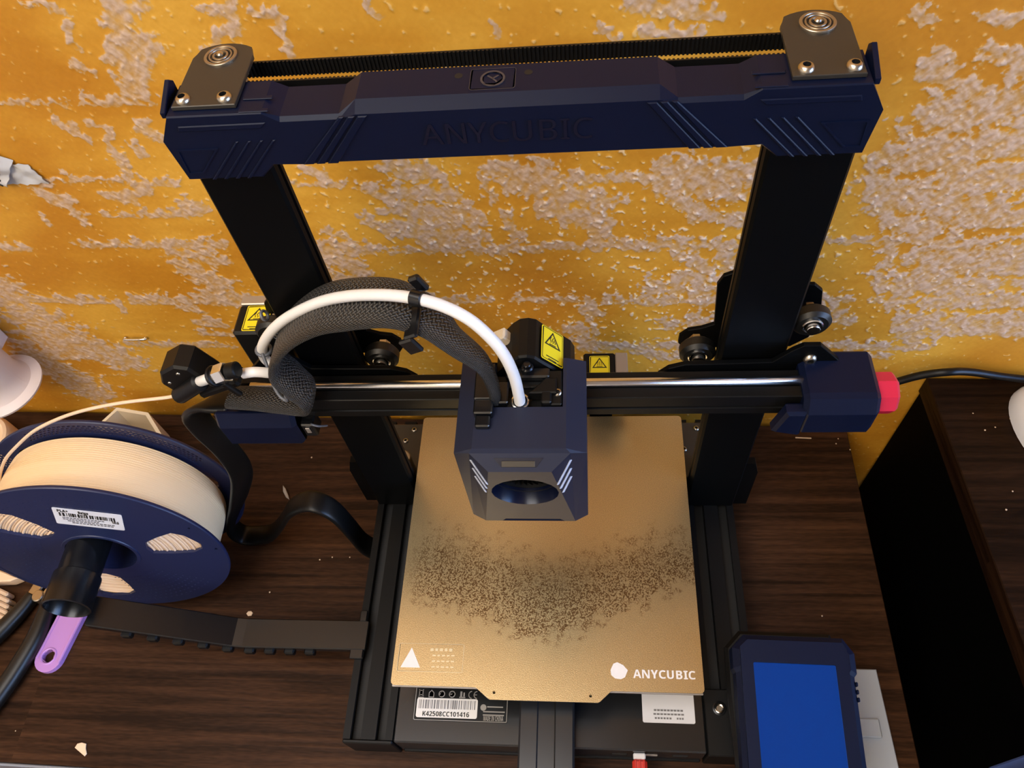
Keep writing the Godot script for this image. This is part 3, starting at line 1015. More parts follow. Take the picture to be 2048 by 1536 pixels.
func top_bar(pr: Node) -> void:
	# the moulded cover: a profile whose points move along x from station to station
	var zf := -0.056
	var zk := -0.0820
	var ze := -0.0792
	var half := [
		# [x at bottom, x at top, bottom y, top y, bevel depth, bevel drop]
		[0.1585, 0.1535, 0.4334, 0.4705, 0.0006, 0.0006],
		[0.1215, 0.1090, 0.4334, 0.4705, 0.0006, 0.0006],
		[0.1135, 0.1020, 0.4405, 0.4668, 0.0020, 0.0016],
		[0.0985, 0.0745, 0.4398, 0.4668, 0.0020, 0.0016],
		[0.0840, 0.0668, 0.4405, 0.4705, 0.0066, 0.0032]]
	var st := []
	for k in 5:
		st.append([-1, half[k]])
	for k in [4, 3, 2, 1, 0]:
		st.append([1, half[k]])
	var rings := []
	for q in st:
		var a: Array = q[1]
		var sg: float = q[0]
		var mid: float = 0.161 if a[0] > 0.15 else lerpf(a[0], a[1], 0.45)
		var zq := zk if a[1] < 0.07 else ze
		rings.append([v3(sg * a[0], a[2], zq), v3(sg * a[0], a[2], zf - 0.0012), v3(sg * a[0], a[2] + 0.0012, zf), v3(sg * mid, 0.4573, zf), v3(sg * a[1], a[3] - a[5], zf), v3(sg * a[1], a[3], zf - a[4]), v3(sg * a[1], a[3], zq)])
	var s := begin()
	for i in rings.size() - 1:
		for k in 7:
			var n := (k + 1) % 7
			quad(s, rings[i][k], rings[i + 1][k], rings[i + 1][n], rings[i][n])
	for e in [0, rings.size() - 1]:
		face(s, rings[e], v3(0, 0.455, -0.07))
	var cov := put("top_cover", done(s, M.navy), pr, "navy moulded top cover of the gantry")
	for sd in [-1, 1]:
		# slanted raised bands either side of the name
		for q in [[0.0668, 0.0700, 0.0880, 0.0920], [0.0612, 0.0655, 0.0815, 0.0866], [0.0718, 0.0742, 0.0934, 0.0985]]:
			var b := begin()
			add_prism(b, PackedVector2Array([Vector2(sd * q[0], 0.4668), Vector2(sd * q[1], 0.4668), Vector2(sd * q[3], 0.4412), Vector2(sd * q[2], 0.4412)]), zf - 0.0005, zf + 0.0010, Transform3D.IDENTITY, 0.0004)
			put("slanted_band", done(b, M.navy), cov)
		# four ribs on the end
		for k in 4:
			var x0: float = 0.1248 - k * 0.0059
			var b := begin()
			add_prism(b, PackedVector2Array([Vector2(sd * x0, 0.4560), Vector2(sd * (x0 + 0.0014), 0.4560), Vector2(sd * (x0 + 0.0219), 0.4342), Vector2(sd * (x0 + 0.0199), 0.4342)]), zf - 0.0004, zf + 0.0009, Transform3D.IDENTITY, 0.0004)
			put("rib", done(b, M.navy), cov)
		var tb := begin()
		var to := PackedVector2Array([Vector2(sd * 0.1568, 0.4525), Vector2(sd * 0.1362, 0.4525), Vector2(sd * 0.1495, 0.4380), Vector2(sd * 0.1572, 0.4380)])
		if area2(to) < 0.0:
			to.reverse()
		add_plate(tb, to, [inset(to, 0.0009)], zf - 0.0003, zf + 0.0007)
		put("pocket_frame", done(tb, M.navy), cov)
		var hb := begin()
		add_prism(hb, PackedVector2Array([Vector2(sd * 0.1500, 0.4655), Vector2(sd * 0.1085, 0.4655), Vector2(sd * 0.1115, 0.4625), Vector2(sd * 0.1510, 0.4625)]), zf - 0.0003, zf + 0.0007, Transform3D.IDENTITY, 0.0005)
		put("long_bar", done(hb, M.navy), cov)
		# fin at the outer end
		var fn := begin()
		add_prism(fn, pv([0.058, 0.4685, 0.058, 0.4712, 0.0745, 0.4770, 0.0775, 0.4745, 0.0775, 0.4685]), sd * 0.1555 - 0.0012, sd * 0.1555 + 0.0012, Transform3D(Basis(v3(0, 0, -1), Vector3.UP, Vector3.RIGHT), Vector3.ZERO), 0.0003)
		put("end_fin", done(fn, M.navy), cov)
		# raised strips on top
		for q in [[-0.0665, 0.0013], [-0.0575, 0.0010]]:
			simple("top_strip", v3(sd * 0.1125, 0.4708, q[0]), v3(0.014, 0.0007, 0.0024), 0.0003, M.navy, cov)
		# bearing plate over the lead screw
		var bp := begin()
		var oo := PackedVector2Array([Vector2(-0.0150, 0.0600), Vector2(0.0150, 0.0600), Vector2(0.0150, 0.0965), Vector2(0.0138, 0.0995)])
		for i in 9:
			var g := deg_to_rad(56.0 + 68.0 * i / 8.0)
			oo.append(Vector2(cos(g) * 0.0225, 0.0848 + sin(g) * 0.0225))
		oo.append_array(PackedVector2Array([Vector2(-0.0138, 0.0995), Vector2(-0.0150, 0.0965)]))
		add_prism(bp, oo, 0.4706, 0.4728, Transform3D(Basis(Vector3.RIGHT, v3(0, 0, -1), Vector3.UP), v3(sd * 0.1362, 0, 0)), 0.0003)
		var plate := put("bearing_plate", done(bp, M.plate_metal), pr, "brownish metal plate holding a steel bearing")
		var br := begin(true)
		var pr2 := PackedVector2Array([Vector2(0.0080, 0.0), Vector2(0.0080, 0.0008), Vector2(0.0077, 0.0011), Vector2(0.0066, 0.0011), Vector2(0.0063, 0.0006), Vector2(0.0059, 0.0006), Vector2(0.0056, 0.0011), Vector2(0.0050, 0.0011), Vector2(0.0047, 0.0005), Vector2(0.0041, 0.0005), Vector2(0.0038, 0.0011), Vector2(0.0029, 0.0011), Vector2(0.0026, 0.0002)])
		add_lathe(br, pr2, 40, Transform3D(Basis.IDENTITY, v3(sd * 0.1370, 0.4728, -0.0965)))
		var bo := put("bearing", done(br, M.bearing), plate)
		var bg := begin()
		for q in [0.0061, 0.0044]:
			add_plate(bg, circle(Vector2.ZERO, q + 0.00018, 40), [circle(Vector2.ZERO, q - 0.00018, 40)], 0.0005, 0.0008, Transform3D(Basis(Vector3.RIGHT, v3(0, 0, -1), Vector3.UP), v3(sd * 0.1370, 0.4728, -0.0965)))
		add_plate(bg, circle(Vector2.ZERO, 0.0029, 30), [circle(Vector2.ZERO, 0.0016, 30)], 0.0001, 0.0004, Transform3D(Basis(Vector3.RIGHT, v3(0, 0, -1), Vector3.UP), v3(sd * 0.1370, 0.4728, -0.0965)))
		put("bearing_gap", done(bg, M.groove), bo)
		var ax := begin(true)
		add_lathe(ax, PackedVector2Array([Vector2(0.0017, -0.001), Vector2(0.0017, 0.0016), Vector2(0.0011, 0.0023), Vector2(0, 0.0024)]), 20, Transform3D(Basis.IDENTITY, v3(sd * 0.1370, 0.4728, -0.0965)))
		put("axle_tip", done(ax, M.steel), plate)
		screw(plate, v3(sd * 0.1468, 0.4728, -0.0650), Vector3.UP, 0.0036, M.steel)
		screw(plate, v3(sd * 0.1272, 0.4728, -0.0650), Vector3.UP, 0.0036, M.steel)
		# pulley under the plate
		var pu := begin(true)
		add_lathe(pu, PackedVector2Array([Vector2(0.010, 0.4515), Vector2(0.010, 0.453), Vector2(0.0076, 0.4535), Vector2(0.0076, 0.4625), Vector2(0.010, 0.463), Vector2(0.010, 0.4645), Vector2(0.002, 0.4650)]), 24, Transform3D(Basis.IDENTITY, v3(sd * 0.1370, 0, -0.0965)))
		put("belt_pulley", done(pu, M.alu), pr)
	lettering(cov, "embossed_name", "ANYCUBIC", 0.0112, 0.0775, Transform3D(Basis.IDENTITY, v3(-0.0003, 0.4548, zf + 0.0001)), M.navy_print, false, 0.0009)
	# screw holes and round emblem on the flat top
	var hs := begin()
	add_lathe(hs, PackedVector2Array([Vector2(0.0019, 0.0), Vector2(0.0019, 0.00015), Vector2(0, 0.00015)]), 20)
	var hm := done(hs, M.groove)
	for x in [-0.0213, 0.0101]:
		put("screw_hole", hm, cov).position = v3(x, 0.4704, -0.0755)
	var em := begin()
	var flat := Transform3D(Basis(Vector3.RIGHT, v3(0, 0, -1), Vector3.UP), v3(-0.0057, 0.4704, -0.0720))
	add_plate(em, rounded(0.0205, 0.0150, 0.0015), [rounded(0.0200, 0.0145, 0.0013)], 0.0, 0.0003, flat)
	add_plate(em, circle(Vector2.ZERO, 0.0056, 28), [circle(Vector2.ZERO, 0.0046, 28)], 0.0, 0.0005, flat)
	for g in [0.7, 2.4, -0.9]:
		add_box(em, flat * v3(cos(g) * 0.0017, sin(g) * 0.0017, 0.0002), v3(0.0032, 0.0004, 0.0008), 0.0, Basis(Vector3.UP, g))
	put("round_emblem", done(em, mat(c8(58, 55, 60), 0.32)), cov)
	# toothed belt: two runs between the pulleys
	var bt := begin()
	for q in [[-0.1046, 1], [-0.0884, -1]]:
		add_box(bt, v3(0, 0.4600, q[0]), v3(0.272, 0.0080, 0.0009))
		for i in 136:
			add_box(bt, v3(-0.135 + i * 0.002, 0.4600, q[0] + q[1] * 0.0008), v3(0.0010, 0.0080, 0.0009))
	put("timing_belt", done(bt, M.rubber), pr, "black toothed belt between the two bearings")

func wheel(parent: Node, at: Vector3, r := 0.0118) -> void:
	var s := begin(true)
	var t := along(at + v3(0, 0, -0.0052), v3(0, 0, 1))
	add_lathe(s, PackedVector2Array([Vector2(0.004, 0), Vector2(r - 0.0024, 0), Vector2(r, 0.0024), Vector2(r, 0.008), Vector2(r - 0.0024, 0.0104), Vector2(0.0052, 0.0104), Vector2(0.0050, 0.0094)]), 28, t)
	var w := put("guide_wheel", done(s, M.rubber), parent)
	var b := begin(true)
	add_ring(b, at + v3(0, 0, 0.0052), v3(0, 0, 1), 0.0058, 0.0008, 24, 6)
	add_rod(b, at + v3(0, 0, 0.0050), at + v3(0, 0, 0.0088), 0.0042, 18, 0.0003)
	put("washer", done(b, M.chrome), w)
	var n := begin()
	add_rod(n, at + v3(0, 0, -0.0112), at + v3(0, 0, -0.0053), 0.0044, 6, 0.0004)
	put("hex_nut", done(n, M.steel), w)

func x_axis(pr: Node) -> void:
	# 20 x 20 beam with the polished rod lying in its top
	var pf := pv([0.035, 0.2437, 0.035, 0.2500, 0.0375, 0.2508, 0.0375, 0.2520, 0.035, 0.2528, 0.035, 0.2630, 0.0356, 0.2636, 0.0425, 0.2636, 0.0430, 0.2618, 0.0490, 0.2618, 0.0495, 0.2636, 0.0544, 0.2636, 0.055, 0.2630, 0.055, 0.2437])
	var s := begin()
	add_prism(s, pf, -0.2000, 0.1700, Transform3D(Basis(v3(0, 0, -1), Vector3.UP, Vector3.RIGHT), Vector3.ZERO))
	var bm := put("cross_beam", done(s, M.rail), pr, "black cross beam carrying a polished rod")
	var r := begin(true)
	add_rod(r, v3(-0.190, 0.2645, -0.046), v3(0.171, 0.2645, -0.046), 0.0031, 20)
	put("polished_rod", done(r, M.chrome), bm)
	for sd in [-1, 1]:
		# carriage: front plate, back plate, three guide wheels on the column
		var p := begin()
		var o := PackedVector2Array()
		for q in [[0.080, 0.2430], [0.080, 0.2555], [0.086, 0.2625], [0.096, 0.2665], [0.125, 0.2672], [0.150, 0.2680], [0.160, 0.2800], [0.166, 0.2850], [0.176, 0.2850], [0.194, 0.2650], [0.194, 0.2430]]:
			o.append(Vector2(sd * q[0], q[1]))
		add_prism(p, o, -0.0610, -0.0575, Transform3D.IDENTITY, 0.0004)
		var ca := put("carriage_plate", done(p, M.black_metal), pr)
		var p2 := begin()
		var o2 := PackedVector2Array()
		for q in [[0.172, 0.2380], [0.182, 0.2480], [0.186, 0.2620], [0.180, 0.2960], [0.174, 0.3020], [0.160, 0.3030], [0.150, 0.2900], [0.130, 0.3120], [0.124, 0.3150], [0.118, 0.3120], [0.1150, 0.3040], [0.1180, 0.2640], [0.110, 0.2600], [0.1015, 0.2580], [0.0965, 0.2520], [0.0962, 0.2440], [0.1000, 0.2380]]:
			o2.append(Vector2(sd * q[0], q[1]))
		add_prism(p2, o2, -0.0945, -0.0915, Transform3D.IDENTITY, 0.0004)
		put("back_plate", done(p2, M.black_metal), ca)
		wheel(ca, v3(sd * 0.1063, 0.2570, -0.0755))
		wheel(ca, v3(sd * 0.1722, 0.2880, -0.0755))
		screw(ca, v3(sd * 0.1722, 0.2715, -0.0575), v3(0, 0, 1), 0.0042, M.steel)
	# right end cover with the red tensioner
	var rc := begin()
	var o3 := pv([0.0665, 0.2480, 0.0665, 0.2665, 0.0640, 0.2690, 0.0340, 0.2690, 0.0300, 0.2680, 0.0240, 0.2590, 0.0240, 0.2380, 0.0290, 0.2330, 0.0600, 0.2330])
	add_prism(rc, o3, 0.1660, 0.2115, Transform3D(Basis(v3(0, 0, -1), Vector3.UP, Vector3.RIGHT), Vector3.ZERO), 0.0030)
	var ec := put("end_cover", done(rc, M.navy), pr, "navy end cover with a red knob on the beam's right end")
	var fr := begin()
	add_prism(fr, pv([0.1505, 0.2375, 0.1660, 0.2330, 0.1690, 0.2330, 0.1690, 0.2600, 0.1560, 0.2600]), -0.0335, -0.0240, Transform3D.IDENTITY, 0.0020)
	put("cover_nose", done(fr, M.navy), ec)
	var kn := begin()
	add_rod(kn, v3(0.2110, 0.2500, -0.0455), v3(0.2260, 0.2500, -0.0455), 0.0135, 8, 0.0020)
	put("tension_knob", done(kn, M.red), ec, "red eight sided tension knob")
	# left end: motor with sticker behind, navy box below
	var lc := begin()
	add_prism(lc, pv([0.0600, 0.2240, 0.0600, 0.2425, 0.0300, 0.2590, 0.0285, 0.2590, 0.0235, 0.2480, 0.0235, 0.2270, 0.0260, 0.2240]), -0.2155, -0.1600, Transform3D(Basis(v3(0, 0, -1), Vector3.UP, Vector3.RIGHT), Vector3.ZERO), 0.0028)
	var lb := put("end_cover", done(lc, M.navy), pr, "navy box under the beam's left end")
	simple("plug", v3(-0.1545, 0.2380, -0.0330), v3(0.0090, 0.0150, 0.012), 0.001, M.black_gloss, lb)
	simple("contact", v3(-0.1545, 0.2395, -0.0265), v3(0.0030, 0.0060, 0.0008), 0.0002, M.alu, lb)
	var wr := begin(true)
	add_tube(wr, spline([v3(-0.1520, 0.2430, -0.030), v3(-0.1490, 0.2480, -0.026), v3(-0.1450, 0.2460, -0.026), v3(-0.1420, 0.2400, -0.030)], 6), 0.0008, 8)
	put("wire", done(wr, M.zip), lb)
	var mo := simple("x_motor", v3(-0.1860, 0.2640, -0.0880), v3(0.0345, 0.0420, 0.0250), 0.0018, M.black, pr, Basis.IDENTITY, "black motor with a yellow sticker behind the beam's left end")
	simple("motor_flange", v3(-0.1860, 0.2640, -0.1045), v3(0.0345, 0.0420, 0.0078), 0.0008, M.alu, mo)
	hot_sticker(mo, frame(v3(-0.1880, 0.2850, -0.0880), Vector3.RIGHT, v3(0, 0, -1)), 0.0175, 0.0215)

func print_head(pr: Node) -> void:
	# faceted navy shroud
	var T1 := v3(-0.0310, 0.3010, 0.0215)
	var T2 := v3(0.0220, 0.3010, 0.0215)
	var L1 := v3(-0.0425, 0.2930, 0.0200)
	var L2 := v3(0.0335, 0.2930, 0.0200)
	var N1 := v3(-0.0328, 0.2985, 0.0232)
	var N2 := v3(0.0245, 0.2985, 0.0232)
	var R1 := v3(-0.0222, 0.2909, 0.0310)
	var R2 := v3(0.0137, 0.2909, 0.0310)
	var B1 := v3(-0.0335, 0.2080, 0.0245)
	var B2 := v3(0.0253, 0.2080, 0.0245)
	var D1 := v3(-0.0425, 0.2070, 0.0195)
	var D2 := v3(0.0335, 0.2070, 0.0195)
	var zb := -0.0430
	var K1 := v3(-0.0425, 0.2930, zb)
	var K2 := v3(0.0335, 0.2930, zb)
	var E1 := v3(-0.0425, 0.2070, zb)
	var E2 := v3(0.0335, 0.2070, zb)
	var inn := v3(-0.0045, 0.25, -0.005)
	var s := begin()
	var zt := -0.0057
	var Q1 := v3(-0.0310, 0.3010, zt)
	var Q2 := v3(0.0220, 0.3010, zt)
	var J1 := v3(-0.0310, 0.3010, -0.0380)
	var J2 := v3(0.0220, 0.3010, -0.0400)
	face(s, [T1, T2, Q2, Q1], inn)
	face(s, [T1, L1, K1, J1], inn)
	face(s, [T2, L2, K2, J2], inn)
	face(s, [L1, K1, E1, D1], inn)
	face(s, [L2, K2, E2, D2], inn)
	face(s, [T1, N1, L1], inn)
	face(s, [T2, N2, L2], inn)
	face(s, [L1, N1, B1, D1], inn)
	face(s, [L2, N2, B2, D2], inn)
	face(s, [N1, R1, B1], inn)
	face(s, [N2, R2, B2], inn)
	face(s, [T1, T2, N2, N1], inn)
	face(s, [N1, N2, R2, R1], inn)
	face(s, [D1, B1, B2, D2, E2, E1], inn)
	face(s, [K1, E1, E2, K2], inn)
	# inner walls of the open back
	var U1 := v3(-0.0290, 0.3010, -0.0380)
	var U2 := v3(0.0200, 0.3010, -0.0400)
	var V1 := v3(-0.0290, 0.3010, zt)
	var V2 := v3(0.0200, 0.3010, zt)
	face(s, [J1, Q1, V1, U1], inn)
	face(s, [J2, Q2, V2, U2], inn)
	var low := v3(0, -0.0100, 0)
	quad(s, U1, V1, V1 + low, U1 + low)
	quad(s, V2, U2, U2 + low, V2 + low)
	quad(s, V1, V2, V2 + low, V1 + low)
	quad(s, V1 + low, V2 + low, U2 + low, U1 + low)
	# front face with the fan opening
	var t := frame((R1 + R2 + B1 + B2) / 4.0, Vector3.RIGHT, (R1 + R2 - B1 - B2))
	var ti := t.affine_inverse()
	var o := PackedVector2Array()
	var n1 := v3(0.0185, 0.2080, 0.0245)
	for p in [R1, B1, v3(-0.0226, 0.2080, 0.0245), v3(-0.0200, 0.2120, 0.0248), v3(0.0155, 0.2120, 0.0248), n1, B2, R2]:
		var q: Vector3 = ti * p
		o.append(Vector2(q.x, q.y))
	var fcq: Vector3 = ti * v3(-0.0037, 0.2590, 0.0285)
	var fc := Vector2(fcq.x, fcq.y)
	if area2(o) < 0.0:
		o.reverse()
	var q2 := with_hole(o, circle(fc, 0.0202, 40))
	var idx := Geometry2D.triangulate_polygon(q2)
	for i in range(0, idx.size(), 3):
		var a := q2[idx[i]]
		var b := q2[idx[i + 1]]
		var c := q2[idx[i + 2]]
		if (b - a).cross(c - a) < 0.0:
			var k := b
			b = c
			c = k
		tri(s, t * v3(a.x, a.y, 0), t * v3(b.x, b.y, 0), t * v3(c.x, c.y, 0))
	var hd := put("print_head", done(s, M.navy_head), pr, "faceted navy print head shroud with a round fan opening")
	# fan duct and fan
	var fx := Transform3D(t.basis * Basis(Vector3.RIGHT, PI / 2), t * v3(fc.x, fc.y, 0))   # local y out of the face
	var du := begin(true)
	add_lathe(du, PackedVector2Array([Vector2(0.0, -0.0240), Vector2(0.0185, -0.0240), Vector2(0.0185, -0.0075)]), 40, fx)
	put("fan_back", done(du, M.groove), hd)
	var dr := begin(true)
	add_lathe(dr, PackedVector2Array([Vector2(0.0182, -0.0100), Vector2(0.0186, -0.0075), Vector2(0.0203, 0.0)]), 40, fx)
	put("fan_ring", done(dr, M.navy_print), hd)
	var fa := begin()
	add_lathe(fa, PackedVector2Array([Vector2(0.009, -0.0220), Vector2(0.009, -0.0125), Vector2(0.0082, -0.0115), Vector2(0.0, -0.0115)]), 28, fx)
	put("fan_hub", done(fa, M.black), hd)
	var fb := begin()
	for k in 30:
		var g := TAU * k / 30
		var bb := Basis(Vector3.UP, g)
		add_box(fb, fx * (bb * v3(0.0150, -0.0150, 0)), v3(0.0045, 0.0075, 0.0006), 0.0, fx.basis * bb * Basis(Vector3.UP, 0.5))
	put("fan_blades", done(fb, M.black), hd).set_meta("kind", "stuff")
	# sunk badge below the top edge
	var nt := frame((N1 + N2 + R1 + R2) / 4.0 + v3(0.0005, -0.0003, 0.0003), Vector3.RIGHT, N1 - R1 + v3(0.0106, 0, 0))
	var bd := begin()
	add_prism(bd, pv([-0.0150, 0.0032, 0.0130, 0.0032, 0.0090, -0.0022, -0.0108, -0.0022]), 0.0, 0.0003, Transform3D.IDENTITY)
	var bo := put("badge_recess", done(bd, M.navy_print), hd)
	bo.transform = nt
	simple("badge", v3(-0.0012, -0.0002, 0.0005), v3(0.0190, 0.0036, 0.0005), 0.0002, M.plate_metal, bo)
	# three pale stripes on each slanted side
	for sd in 2:
		var A := [N1, N2][sd] as Vector3
		var B := [R1, R2][sd] as Vector3
		var C := [B1, B2][sd] as Vector3
		var nn := (B - A).cross(C - A).normalized()
		if nn.z < 0.0:
			nn = -nn
		for k in 3:
			var p0 := A.lerp(C, 0.08 + 0.105 * k) + (B - A) * (0.02 + 0.02 * k)
			var p1 := B.lerp(C, 0.225 + 0.085 * k) + (A - B) * (0.01 + 0.03 * k)
			var st := begin()
			add_box(st, Vector3.ZERO, v3(p0.distance_to(p1), 0.0015, 0.0004), 0.0)
			var so := put("stripe", done(st, M.stripe), hd)
			so.transform = frame((p0 + p1) / 2.0 + nn * 0.0002, p1 - p0, nn.cross(p1 - p0))
	# black innards behind the shroud's top
	var bk := begin()
	add_box(bk, v3(-0.0045, 0.2935, -0.0190), v3(0.048, 0.0050, 0.024), 0.0008)
	add_box(bk, v3(0.0150, 0.2985, -0.0190), v3(0.009, 0.0060, 0.024), 0.0008)
	add_box(bk, v3(-0.0080, 0.2970, -0.0080), v3(0.010, 0.0050, 0.010), 0.0008)
	put("carriage_block", done(bk, M.black), hd)
	var cn := begin()
	add_box(cn, v3(-0.0255, 0.3020, -0.0210), v3(0.0120, 0.0080, 0.0250), 0.0008)
	add_box(cn, v3(-0.0255, 0.3035, -0.0030), v3(0.0110, 0.0070, 0.0095), 0.0008)
	add_box(cn, v3(-0.0255, 0.3030, 0.0055), v3(0.0085, 0.0040, 0.0075), 0.0008)
	add_box(cn, v3(-0.0155, 0.2995, -0.0150), v3(0.0075, 0.0075, 0.0150), 0.0008)
	put("cable_plug", done(cn, M.black_gloss), hd)
	var gd := begin()
	add_prism(gd, pv([-0.002, -0.004, 0.0145, -0.004, 0.0145, 0.0065, 0.0080, 0.0065, 0.0010, -0.0010]), 0.2965, 0.3050, Transform3D(Basis(Vector3.RIGHT, v3(0, 0, -1), Vector3.UP), v3(0.0020, 0, -0.0170)), 0.0008)
	add_box(gd, v3(0.0105, 0.3010, -0.0120), v3(0.0062, 0.0075, 0.0110), 0.0010)
	put("guide_block", done(gd, M.black), hd)
	var co := begin(true)
	add_ring(co, v3(-0.0048, 0.3005, -0.0098), v3(0, 1, 0.1), 0.0046, 0.0009, 28, 8)
	put("coupler_ring", done(co, M.chrome), hd)
	var cb := begin(true)
	add_rod(cb, v3(-0.0048, 0.2975, -0.0100), v3(-0.0048, 0.3020, -0.0095), 0.0042, 20, 0.0006)
	put("coupler", done(cb, M.black), hd)
	screw(hd, v3(0.0168, 0.3015, -0.0150), v3(0.1, 1, 0.2), 0.0026, M.steel)
	# extruder behind the head, standing on the carriage above the beam
	var ex := begin()
	add_prism(ex, pv([-0.0205, 0.2660, 0.0262, 0.2660, 0.0262, 0.2840, 0.0240, 0.2905, 0.0070, 0.3085, 0.0040, 0.3122, -0.0008, 0.3138, -0.0060, 0.3130, -0.0105, 0.3090, -0.0205, 0.2950]), -0.0620, -0.0325, Transform3D.IDENTITY, 0.0012)
	var eo := put("extruder", done(ex, M.black), hd, "black extruder housing behind the print head")
	var sb := begin()
	add_box(sb, v3(-0.0010, 0.3010, -0.0285), v3(0.0260, 0.0050, 0.0070), 0.0010)
	add_box(sb, v3(-0.0020, 0.2965, -0.0240), v3(0.0240, 0.0040, 0.0060), 0.0008)
	put("extruder_clamp", done(sb, M.black_gloss), eo)
	var rd := begin(true)
	add_rod(rd, v3(-0.0010, 0.3030, -0.0300), v3(-0.0010, 0.3075, -0.0300), 0.0038, 20, 0.0008)
	add_rod(rd, v3(-0.0010, 0.3075, -0.0300), v3(-0.0010, 0.3098, -0.0300), 0.0024, 16, 0.0005)
	put("tension_screw", done(rd, M.black_gloss), eo)
	hot_sticker(eo, frame(v3(0.0133, 0.3035, -0.0468), v3(0.0170, -0.0180, 0.0), v3(0, 0, -1)), 0.0178, 0.0245)
	var wc := begin()
	add_box(wc, v3(-0.0175, 0.3060, -0.0520), v3(0.0105, 0.0085, 0.0080), 0.0010, Basis(Vector3.BACK, 0.55))
	put("wire_connector", done(wc, M.cream), eo, "cream wire connector")

func hoses(pr: Node) -> void:
	# white feed tube from the sensor over the arch into the head
	var tp := spline([v3(-0.0050, 0.2985, -0.0090), v3(-0.0050, 0.3080, -0.0092), v3(-0.0060, 0.3260, -0.0099), v3(-0.0093, 0.3425, -0.0114), v3(-0.0152, 0.3553, -0.0138), v3(-0.0258, 0.3677, -0.0177), v3(-0.0397, 0.3737, -0.0225), v3(-0.0546, 0.3745, -0.0273), v3(-0.0719, 0.3716, -0.0325), v3(-0.0939, 0.3643, -0.0386), v3(-0.1150, 0.3535, -0.0438), v3(-0.1399, 0.3350, -0.0491), v3(-0.1574, 0.3180, -0.0521), v3(-0.1712, 0.2991, -0.0541), v3(-0.1745, 0.2860, -0.0540), v3(-0.1690, 0.2840, -0.0500), v3(-0.1620, 0.2880, -0.0400), v3(-0.1640, 0.2950, -0.0360), v3(-0.1720, 0.2985, -0.0345), v3(-0.1800, 0.2970, -0.0345)], 8)
	var s := begin(true)
	add_tube(s, tp, 0.0033, 16)
	put("feed_tube", done(s, M.white_tube), pr, "white plastic feed tube arching to the print head")
	# braided sleeve: wide flat band along the same arch, folding under at the left
	var key := [v3(-0.0195, 0.3000, -0.0130), v3(-0.0195, 0.3170, -0.0120), v3(-0.0235, 0.3370, -0.0127), v3(-0.0374, 0.3513, -0.0173), v3(-0.0514, 0.3598, -0.0218), v3(-0.0700, 0.3640, -0.0277), v3(-0.0953, 0.3566, -0.0343), v3(-0.1163, 0.3466, -0.0390), v3(-0.1370, 0.3300, -0.0425), v3(-0.1520, 0.3130, -0.0420), v3(-0.1570, 0.3000, -0.0390), v3(-0.1500, 0.2890, -0.0340), v3(-0.1430, 0.2800, -0.0300), v3(-0.1460, 0.2720, -0.0300), v3(-0.1600, 0.2695, -0.0310), v3(-0.1800, 0.2700, -0.0330), v3(-0.2000, 0.2690, -0.0350)]
	var hw := [0.006, 0.0065, 0.008, 0.0105, 0.0115, 0.0135, 0.0155, 0.0160, 0.0160, 0.0160, 0.0150, 0.0140, 0.0130, 0.0120, 0.0100, 0.0095, 0.0090]
	for i in range(4, 10):
		key[i] += v3(0, 0.0005, -0.0045)
		hw[i] += 0.0040
	var p := spline(key, 7)
	var ac := PackedVector3Array()
	var a := PackedFloat32Array()
	var th := PackedFloat32Array()
	for i in p.size():
		var f := float(i) / 7.0
		var k := mini(int(f), hw.size() - 2)
		a.append(lerpf(hw[k], hw[k + 1], f - k))
		th.append(0.0034)
		ac.append(v3(0.05, 0.10, 1.0))
	var b := begin(true)
	add_sweep(b, p, ac, a, th, 28, 0.75, 0.03)
	var sl := put("braided_sleeve", done(b, M.braid), pr, "black braided cable sleeve arching over the beam")
	# clip that ties tube and sleeve together near the top of the arch
	var ck := begin()
	var cx := Basis(Vector3.BACK, 0.42)
	add_box(ck, v3(-0.0565, 0.3655, -0.0230), v3(0.0085, 0.0030, 0.0300), 0.0010, cx)
	add_box(ck, v3(-0.0575, 0.3585, -0.0085), v3(0.0090, 0.0120, 0.0030), 0.0010, cx)
	add_box(ck, v3(-0.0540, 0.3740, -0.0380), v3(0.0070, 0.0120, 0.0040), 0.0012, cx)
	var clip := put("tube_clip", done(ck, M.black_gloss), sl)
	var cr := begin(true)
	add_rod(cr, v3(-0.0500, 0.3750, -0.0260), v3(-0.0565, 0.3745, -0.0280), 0.0045, 20, 0.0004)
	put("clip_ring", done(cr, M.black_gloss), clip)
	# grey cable tie round tube and sleeve at the left fold
	var zt := begin(true)
	add_ring(zt, v3(-0.1722, 0.2945, -0.0545), v3(0.15, 1, 0.1), 0.0046, 0.0011, 24, 8)
	add_tube(zt, spline([v3(-0.1700, 0.2990, -0.0480), v3(-0.1660, 0.2960, -0.0400), v3(-0.1630, 0.2900, -0.0320), v3(-0.1590, 0.2840, -0.0260), v3(-0.1540, 0.2830, -0.0230), v3(-0.1530, 0.2890, -0.0230)], 6), 0.0011, 8)
	add_ring(zt, v3(-0.1640, 0.3200, -0.0620), v3(1, 0.4, 0), 0.0030, 0.0010, 20, 8)
	put("cable_tie", done(zt, M.zip), sl, "grey cable tie")
	# filament sensor at the left end of the beam
	var d := v3(0.90, 0.43, 0.0).normalized()
	var t := frame(v3(-0.2195, 0.2880, -0.0420), d, v3(-0.43, 0.90, 0.0))
	var ss := begin()
	add_prism(ss, pv([-0.0150, -0.0110, 0.0120, -0.0110, 0.0150, -0.0070, 0.0150, 0.0130, 0.0080, 0.0190, -0.0060, 0.0175, -0.0150, 0.0090]), -0.0090, 0.0100, Transform3D.IDENTITY, 0.0016)
	var se := put("filament_sensor", done(ss, M.black), pr, "black boxy filament sensor")
	se.transform = t
